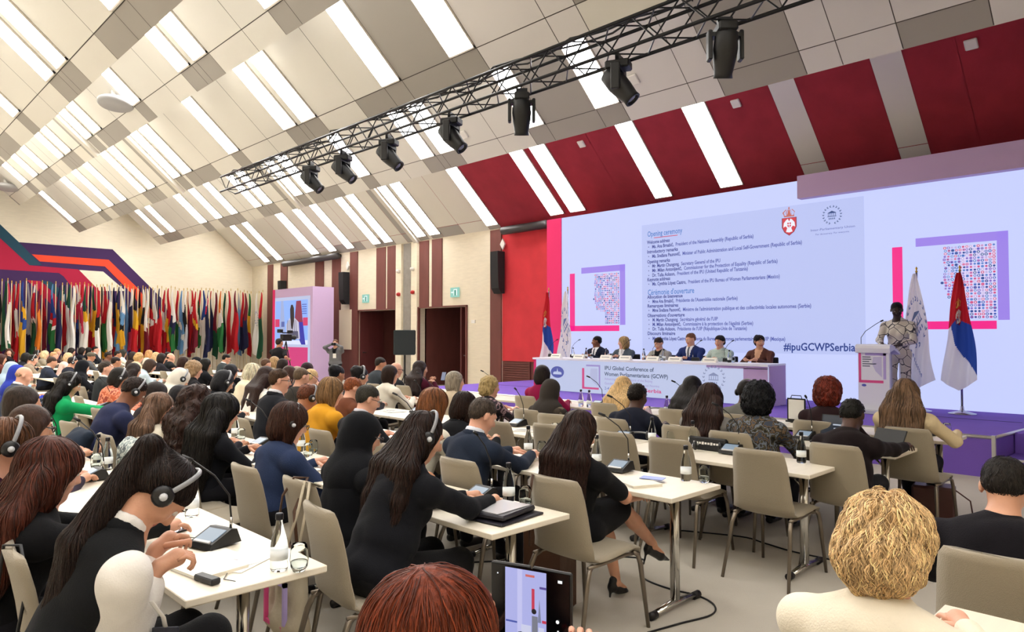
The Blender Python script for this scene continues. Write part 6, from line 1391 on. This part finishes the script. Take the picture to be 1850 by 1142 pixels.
# ---- loose things on and around the tables -----------------------------------------------
TZ = .742
protos = {}
def put(kind, maker, x, y, z, rz, label, group=None, **kw):
    if kind not in protos: o = maker(label, **kw); o.location = (x, y, z); o.rotation_euler = (0, 0, rz); protos[kind] = o
    else: o = dup(protos[kind], (x, y, z), rz, label)
    if group: o['group'] = group
    return o
for x, y, lab in [(1.34, 2.69, 'clear water bottle with dark cap at the corner of the nearest left table'), (1.41, 3.8, 'clear water bottle right in front of the bowed ponytail woman\'s face'), (2.78, 2.85, 'water bottle on the middle table beside the dark folders'), (4.03, 2.49, 'half full water bottle beside a glass at the lone woman\'s table end'),
    (5.24, 3.17, 'tall clear bottle beside the black bag on the fourth row table'), (5.22, 3.56, 'water bottle left of the small glass on the fourth row table'), (5.2, 2.24, 'water bottle near the right end of the fourth row table'), (7.6, 2.12, 'water bottle on the front row table right of the cream blazer'),
    (4.02, 3.9, 'water bottle beside a glass in front of the navy suit'), (4.95, 4.3, 'water bottle with dark cap left of the long brown haired woman'), (7.2, 4.7, 'dark tinted bottle left of the light grey jacket'), (1.47, 5.75, 'left one of two bottles near the ponytail woman\'s crown'), (1.47, 5.52, 'right one of two bottles near the ponytail woman\'s crown'),
    (1.45, 7.1, 'bottle with black cap near the low chair back at left'), (2.82, 5.3, 'water bottle before the mustard yellow jumper'), (2.8, 4.42, 'water bottle beside the black headscarf woman\'s chin'), (2.76, 6.42, 'small bottle by the big black haired woman\'s face'), (7.2, 6.02, 'left of two small bottles before the light blonde woman'), (7.2, 5.88, 'right of two small bottles before the light blonde woman'), (6.5, 7.1, 'bottle on the table by the burgundy top'), (4.0, 3.2, 'bottle left of the lone woman\'s hair'), (7.25, 4.55, 'bottle on the front row near the headset')]:
    put('bottle', make_bottle, x, y, TZ, 0, lab, 'water bottles')
for x, y, lab in [(1.39, 2.62, 'stemless glass of water at the nearest left table corner'), (2.8, 2.74, 'empty looking tumbler beside the bottle on the middle table'), (4.05, 2.37, 'stemless glass of water at the lone woman\'s table end'), (5.3, 3.42, 'small glass on the fourth row table beside the bottle'), (5.3, 2.17, 'glass near the right end of the fourth row table'),
    (7.64, 1.9, 'stemless glass on the front row table at the far right'), (4.07, 3.8, 'glass next to the bottle in front of the navy suit'), (5.0, 4.5, 'glass on the fourth row beside the empty chair'), (1.5, 5.3, 'glass right of the two bottles near the ponytail woman'), (2.83, 5.12, 'left glass before the mustard yellow jumper'), (2.72, 5.0, 'right glass before the mustard yellow jumper'), (2.72, 6.2, 'glass by the big black haired woman'), (6.3, 7.6, 'glass on the table behind the white blazer'), (1.42, 5.6, 'glass in front of the two bottles'), (4.0, 6.9, 'glass on the fourth row left part')]:
    put('glass', make_glass, x, y, TZ, 0, lab, 'drinking glasses')
mics = [(1.29, 3.2, .3, 'black desk microphone unit with lit display on the nearest left table', 1), (2.72, 3.02, 0, 'microphone unit with thin gooseneck behind the folders of the middle table', 0), (3.98, 2.98, .1, 'microphone unit with lit screen on the lone woman\'s table', 1), (5.2, 2.8, .05, 'microphone unit with lit screen right of the black bag', 1),
        (5.2, 3.85, .1, 'microphone unit with lit screen behind the long brown haired woman\'s head', 1), (5.2, 5.2, 0, 'tall upright microphone right of the floral top', 0), (6.4, 2.72, 0, 'microphone unit by the red curly hair', 0), (7.4, 5.9, 0, 'microphone unit before the banner left of the blonde', 1), (7.4, 4.6, .3, 'microphone leaning before the banner, left of the black haired woman', 1), (1.3, 5.2, 0, 'microphone unit with long curved neck over the left table', 1),
        (2.7, 5.75, .1, 'microphone unit between the big black hair and the blue jacket', 1), (1.35, 6.7, .2, 'microphone unit at the left beside the black capped bottle', 0), (3.95, 5.4, 0, 'microphone unit before the grey haired man', 1), (5.2, 6.9, 0, 'microphone unit near the cream papers', 0), (6.4, 8.3, .1, 'microphone unit by the white blazer', 1), (7.4, 8.0, 0, 'microphone sticking up left of the blonde curls', 1), (5.2, 9.3, .1, 'microphone in front of the lilac totem side', 1), (3.95, 7.7, 0, 'microphone unit in the third row', 0), (2.7, 8.7, 0, 'microphone unit beside the woman in green', 1), (2.7, 10.3, 0, 'microphone unit at the far left table', 0), (2.7, .0, 0, 'microphone unit at the lower right corner of the picture', 0)]
for x, y, rz, lab, bnd in mics: put('mic%d' % bnd, (lambda l, bnd=bnd: make_mic(l, True, bnd)), x, y, TZ, rz, lab, 'conference microphones')
for x, y, rz, n, lab in [(3.78, 3.8, .2, 6, 'thick stack of white papers beside the navy suited man'), (3.15+.5, 3.1, .5, 3, 'loose printed sheets at the far side of the lone woman\'s table'), (1.1, 3.9, .4, 4, 'papers on the nearest table in front of the auburn haired woman'), (1.3, 4.5, -.2, 3, 'pages near the hands of the auburn haired woman'), (2.6, 3.7, .1, 3, 'papers in front of the blue jacket'), (2.5, 4.6, -.1, 4, 'open pages right of the big black hair'), (2.5, 9.1, .1, 3, 'pages under the hands of the woman in green'),
    (3.9, 5.2, .1, 3, 'papers before the grey haired man'), (3.8, 6.6, .2, 5, 'papers before the man in charcoal'), (5.2, 8.2, .1, 4, 'white pages in front of the white blazer'), (5.1, 7.3, -.1, 3, 'cream pages on the fourth row table'), (6.4, 7.9, .1, 3, 'pages on the fifth row table'), (5.1, 9.8, .1, 3, 'pages in front of the pale blonde woman'), (2.6, 6.9, .1, 3, 'pages before the navy blazer'), (2.6, 11.6, .1, 3, 'pages before the balding man'), (5.0, 4.9, .5, 3, 'papers beside the upright microphone'), (4.0, 8.6, .1, 3, 'pages in the third row of the left block'), (7.4, 3.5, .0, 2, 'pages on the front row by the laptop'), (1.2, 2.95, .3, 2, 'glossy blue and white leaflet beside the microphone unit')]:
    put('pap%d' % n, (lambda l, n=n: make_papers(l, n, n)), x, y, TZ, rz, lab, 'papers on the tables')
put('nb', make_notebook, 1.14, 2.93, TZ, .15, 'cream notebook lying at the edge of the nearest left table'); put('nb', make_notebook, 3.74, 2.68, TZ, -.4, 'open cream notebook on the lone woman\'s table'); put('nb', make_notebook, 1.25, 4.1, TZ, .2, 'cream notebook at the auburn haired woman\'s hands')
put('ph0', make_phone, 1.06, 3.14, TZ+.0, .2, 'smartphone with bright reflection beside the ponytail woman\'s hand'); put('ph0', make_phone, 3.66, 2.92, TZ, .6, 'phone half hidden by the lone woman\'s arm'); put('ph0', make_phone, 1.22, 3.55, TZ, .3, 'dark phone on the nearest table beyond the ponytail woman\'s chin'); put('ph1', (lambda l: make_phone(l, True)), 2.38, .58, TZ+.0, .3, 'phone with lit blue screen in front of the golden blonde woman')
b = MB(); b.box((0, 0, .002), (.045, .075, .002), mat('blue_card', '#8f9fd8', .4)); o = tag(b.build('badge_card'), 'pale blue card lying on the open notebook at the lone woman\'s table', 'card'); o.location = (3.86, 2.63, TZ+.018); o.rotation_euler = (0, 0, .3)
put('rec', make_receiver, 1.08, 2.75, TZ, .2, 'black headset receiver with cable on the nearest left table'); put('rec', make_receiver, 7.45, 1.97, TZ, 1.2, 'black receiver on the front row table corner'); put('rec', make_receiver, 7.3, 5.2, TZ, .2, 'black receiver and cable in front of the dark navy suit')
put('rec', make_receiver, 1.2, 3.3, TZ, .3, 'black receiver near the ponytail woman\'s hand')
for x, y, lab in [(5.15, 2.98, 'black headset lying on the table before the black bag'), (5.3, 3.78, 'black headset lying on the fourth row table'), (7.3, 4.9, 'black headset lying on the front row table')]:
    make_headset(rot(0, PI/2, .4, (x, y, TZ+.04)), lab, .01)
# folders under the writing woman's hands
fo = empty('document_folder', (2.56, 2.66, TZ), .1, 'thick dark zip folder with papers on the middle table corner', 'folder')
b = MB(); b.box((0, 0, .006), (.17, .13, .005), mat('folder_dark', '#24222a', .4), bev=.003); b.build('lower_sleeve', None, fo)
b = MB(); b.box((.0, .02, .03), (.15, .12, .014), mat('folder_dark', ''), M=rot(0, 0, .1), bev=.008); b.build('folder', None, fo)
b = MB(); b.box((.0, .03, .0465), (.13, .1, .002), mat('folder_plastic', '#b9b9bd', .2)); b.build('plastic_cover', None, fo)
# black conference bag with white lettering
bg = empty('document_bag', (5.2, 3.02, TZ), 0, 'black document bag with white lettering on the fourth row table', 'bag')
b = MB(); b.box((.02, 0, .05), (.03, .17, .055), mat('bag_black', '#121215', .6), M=rot(0, .15, 0), bev=.012); b.build('body', None, bg)
for k_ in range(9):
    b = MB(); b.box((-.012, .11-.026*k_, .055), (.001, .009, .008 if k_ % 3 else .011), M_wht, M=rot(0, .15, 0)); b.build('letter_mark', None, bg)
# laptop, tablet
o = make_laptop('open laptop with dark screen right of the camouflage jacket'); o.location = (6.35, 2.45, TZ); o.rotation_euler = (0, 0, 0)
tb = empty('tablet_computer', (6.35, 2.03, TZ), -.35, 'black tablet propped up by the person in the black coat', 'tablet')
b = MB(); b.box((0, 0, .085), (.006, .14, .09), M_blk, M=rot(0, .5, 0), bev=.004); b.build('case', None, tb)
ns_ = empty('name_stand', (7.55, 3.3, TZ), 0, 'white sheet in a black framed table stand beyond the black curls', 'stand')
b = MB(); b.box((0, 0, .14), (.004, .1, .12), M_blk); b.tube([(0, -.06, .26), (0, -.05, .29), (0, .05, .29), (0, .06, .26)], .005, M_blk, 5); b.box((0, 0, .01), (.05, .1, .01), M_blk); b.build('frame', None, ns_)
b = MB(); b.box((-.006, 0, .14), (.001, .085, .105), M_pap); b.build('sheet', None, ns_)
# bags, coats and cables
bb = empty('handbag', (7.3, 1.93, 0), .2, 'dark brown leather handbag standing on the carpet under the front table', 'bag')
b = MB(); b.box((0, 0, .16), (.13, .17, .16), mat('leather_brown', '#4a2a26', .45, bump=.2, bscale=60), bev=.02); b.build('body', None, bb)
b = MB(); b.tube([(0, -.15, .3), (.02, -.28, .2), (.03, -.3, .05), (.1, -.22, .01), (.0, -.12, .02)], .007, mat('leather_brown', ''), 6); b.build('strap', None, bb)
def shoulder_strap(lab, loc, rz, pts, m, r, name='bag_strap', cat='strap', flat=1):
    b = MB(); b.tube(pts, r, m, 6, flat=flat); o = tag(b.build(name), lab, cat); o.location = loc; o.rotation_euler = (0, 0, rz); return o
sb = empty('shoulder_bag', (1.97, 3.57, 0), 0, 'brown leather shoulder bag hung by its strap on the beige chair', 'bag')
b = MB(); b.box((-.13, .02, .42), (.045, .16, .13), mat('leather_tan', '#4d3222', .4, bump=.2, bscale=50), bev=.03); b.build('body', None, sb)
b = MB(); b.tube([(-.14, .16, .5), (-.125, .1, .8), (-.1, .02, .905), (-.03, -.0, .9), (-.15, -.08, .75), (-.16, -.15, .5)], .011, mat('leather_tan', ''), 6, flat=.4); b.build('strap', None, sb)
tb_ = empty('tote_bag', (1.97, 3.42, 0), 0, 'cream cotton tote bag with pink and lilac printed square hanging on the chair', 'bag')
s = SDF(.012); s.cap((-.22, -.1, .2), (-.2, .16, .2), .055, None, .04); s.cap((-.2, -.09, .5), (-.18, .14, .5), .04, None, .06); s.cap((-.21, -.1, .2), (-.19, -.08, .52), .045, .035, .05); s.cap((-.21, .15, .2), (-.19, .12, .52), .045, .035, .05); s.cap((-.21, .02, .22), (-.19, .02, .5), .07, .05, .08)
s.mesh('body', [mat('canvas', '#b9ae98', .9, bump=.3, bscale=40)], tb_, wr=.004)
b = MB(); X_ = -.285
for y0, y1, z0, z1, m in [(.13, .115, .22, .42, M_pkp), (.13, -.06, .2, .22, M_pkp), (.08, -.09, .42, .44, M_lil), (-.07, -.09, .23, .44, M_lil)]: b.poly([(X_, y0, z0), (X_, y1, z0), (X_, y1, z1), (X_, y0, z1)], m, ext=(.02, 0, 0))
b.build('printed_square', None, tb_)
for y in (-.05, .08):
    b = MB(); b.tube([(-.2, y, .52), (-.14, y*.6, .75), (-.11, y*.4, .91), (-.05, y*.4, .88)], .014, mat('canvas', ''), 6, flat=.25); b.build('handle', None, tb_)
shoulder_strap('thin black bag strap over the beige chair in the lower left corner', (.62, 3.12, 0), -.05, [(-.16, .12, .3), (-.13, .09, .7), (-.115, .05, .91), (-.07, 0, .912), (-.06, -.1, .8), (-.14, -.2, .4)], M_blk, .006)
shoulder_strap('brown strap over the corner of the lone woman\'s chair', (2.98, 2.62, 0), 0, [(-.1, .16, .5), (-.12, .15, .75), (-.11, .13, .905), (-.06, .13, .88), (-.03, .2, .6)], mat('leather_tan', ''), .011, flat=.4)
s = SDF(.014); s.cap((-.13, -.12, .86), (-.13, .14, .87), .04, None, .05); s.cap((-.17, -.1, .8), (-.19, -.06, .45), .05, .035, .05); s.cap((-.17, .1, .82), (-.2, .12, .4), .055, .04, .05); s.cap((-.17, 0, .82), (-.19, .02, .5), .05, .04, .06)
o = tag(s.mesh('draped_scarf', [mat('scarf_pattern', '#555', .9, pattern=(['#8d9a98', '#c3c9c4', '#5b6468', '#a9b4b2'], 18, 'noise'))], None), 'pale grey patterned scarf draped over a beige chair near the cream jumper', 'scarf'); o.location = (1.86, 5.8, 0)
s = SDF(.016); s.cap((-.13, -.16, .85), (-.13, .16, .85), .045, None, .06); s.cap((-.19, -.12, .78), (-.22, -.14, .3), .07, .06, .08); s.cap((-.19, .12, .78), (-.22, .14, .32), .07, .06, .08); s.cap((-.19, 0, .78), (-.22, 0, .3), .08, .07, .1)
o = tag(s.mesh('hung_coat', [cloth_mat('#232c3a')], None, wr=.008), 'dark blue denim coat hung over the chair behind the navy blazer', 'coat'); o.location = (1.75, 6.75, 0)
lb = empty('leather_bag', (3.3, 3.02, 0), .1, 'tall brown leather bag standing left of the lone woman\'s chair', 'bag')
b = MB(); b.box((0, 0, .25), (.08, .17, .25), mat('leather_tan', ''), bev=.03); b.build('body', None, lb); b = MB(); b.tube([(0, -.12, .48), (0, -.08, .62), (0, .08, .62), (0, .12, .48)], .009, mat('leather_tan', ''), 6); b.build('handle', None, lb)
for pts, lab in [([(3.3, 4.1), (4.399, 3.245), (4.25, 3.0), (4.096, 2.859), (4.054, 2.633), (4.078, 2.441), (4.01, 2.284), (3.856, 2.216), (3.619, 2.277), (3.372, 2.337)], 'black cable snaking over the carpet around the lone woman\'s table foot'), ([(5.3, 3.4), (5.52, 2.9), (5.487, 2.677), (5.43, 2.424), (5.436, 2.132)], 'black cable on the carpet behind the foremost empty chair'), ([(7.6, 3.0), (7.2, 2.6), (6.7, 2.1)], 'black cable under the fifth row table')]:
    b = MB(); P_ = []
    for i in range(len(pts)-1):
        for t in range(6):
            p0, p1, p2, p3 = [Vector(pts[min(max(i+o_, 0), len(pts)-1)]) for o_ in (-1, 0, 1, 2)]; t_ = t/6
            P_.append(.5*((2*p1)+(-p0+p2)*t_+(2*p0-5*p1+4*p2-p3)*t_**2+(-p0+3*p1-3*p2+p3)*t_**3))
    b.tube([(p.x, p.y, .006) for p in P_]+[(pts[-1][0], pts[-1][1], .006)], .006, M_blk, 6); tag(b.build('floor_cable'), lab, 'cable')
bp = empty('hand_phone', (7.12, 8.78, 1.03), .3, 'phone held up by the woman in the burgundy top', 'phone'); b = MB(); b.box((0, 0, 0), (.005, .04, .07), M_blk, M=rot(0, .35, 0), bev=.003); b.build('case', None, bp); b = MB(); b.box((-.007, 0, 0), (.001, .036, .065), em('phn', '#9fa8c8', .6), M=rot(0, .35, 0)); b.build('display', None, bp)
# ---- head table things --------------------------------------------------------------------
HZ = SH+.712
for u, lab in [(10.35, 'name card at the empty left seat of the head table'), (9.7, 'name card before the man in the dark suit'), (8.98, 'name card before the wavy blonde woman'), (8.5, 'name card before the pale grey blazer'), (7.85, 'name card left of the blue suit'), (7.35, 'name card before the blue suit'), (6.62, 'name card before the striped top')]:
    o = empty('name_card', (11.55, u, HZ), 0, 'white folded '+lab, 'name card'); b = MB(); b.poly([(-.05, .14, 0), (.0, .14, .085), (.05, .14, 0)][::-1], M_pap, ext=(0, -.28, 0)); b.build('card', None, o)
    b = MB(); b.box((-.027, 0, .042), (.001, .1, .009), mat('ink', ''), M=rot(0, .0, 0)); b.build('printed_name', None, o)
for i, (u, bnd) in enumerate([(10.75, 1), (10.1, 1), (8.75, 1), (8.0, 1), (7.1, 1), (6.45, 1)]):
    o = put('mic%d' % bnd, None, 11.85, u, HZ, PI+.4, '%s gooseneck microphone from the left on the head table' % ORD[i], 'head table microphones')
for i, (x, u) in enumerate([(11.7, 10.0), (11.7, 9.1), (11.75, 8.2), (11.7, 7.7), (11.75, 6.35), (11.6, 9.55)]): put('bottle', None, x, u, HZ, 0, '%s water bottle on the head table, counted from %s' % (ORD[i], 'the left'), 'head table bottles')
for i, (x, u) in enumerate([(11.65, 9.45), (11.65, 9.0), (11.7, 7.95), (11.65, 7.75), (11.7, 6.25)]): put('glass', None, x, u, HZ, 0, '%s glass from the left on the head table' % ORD[i], 'head table glasses')
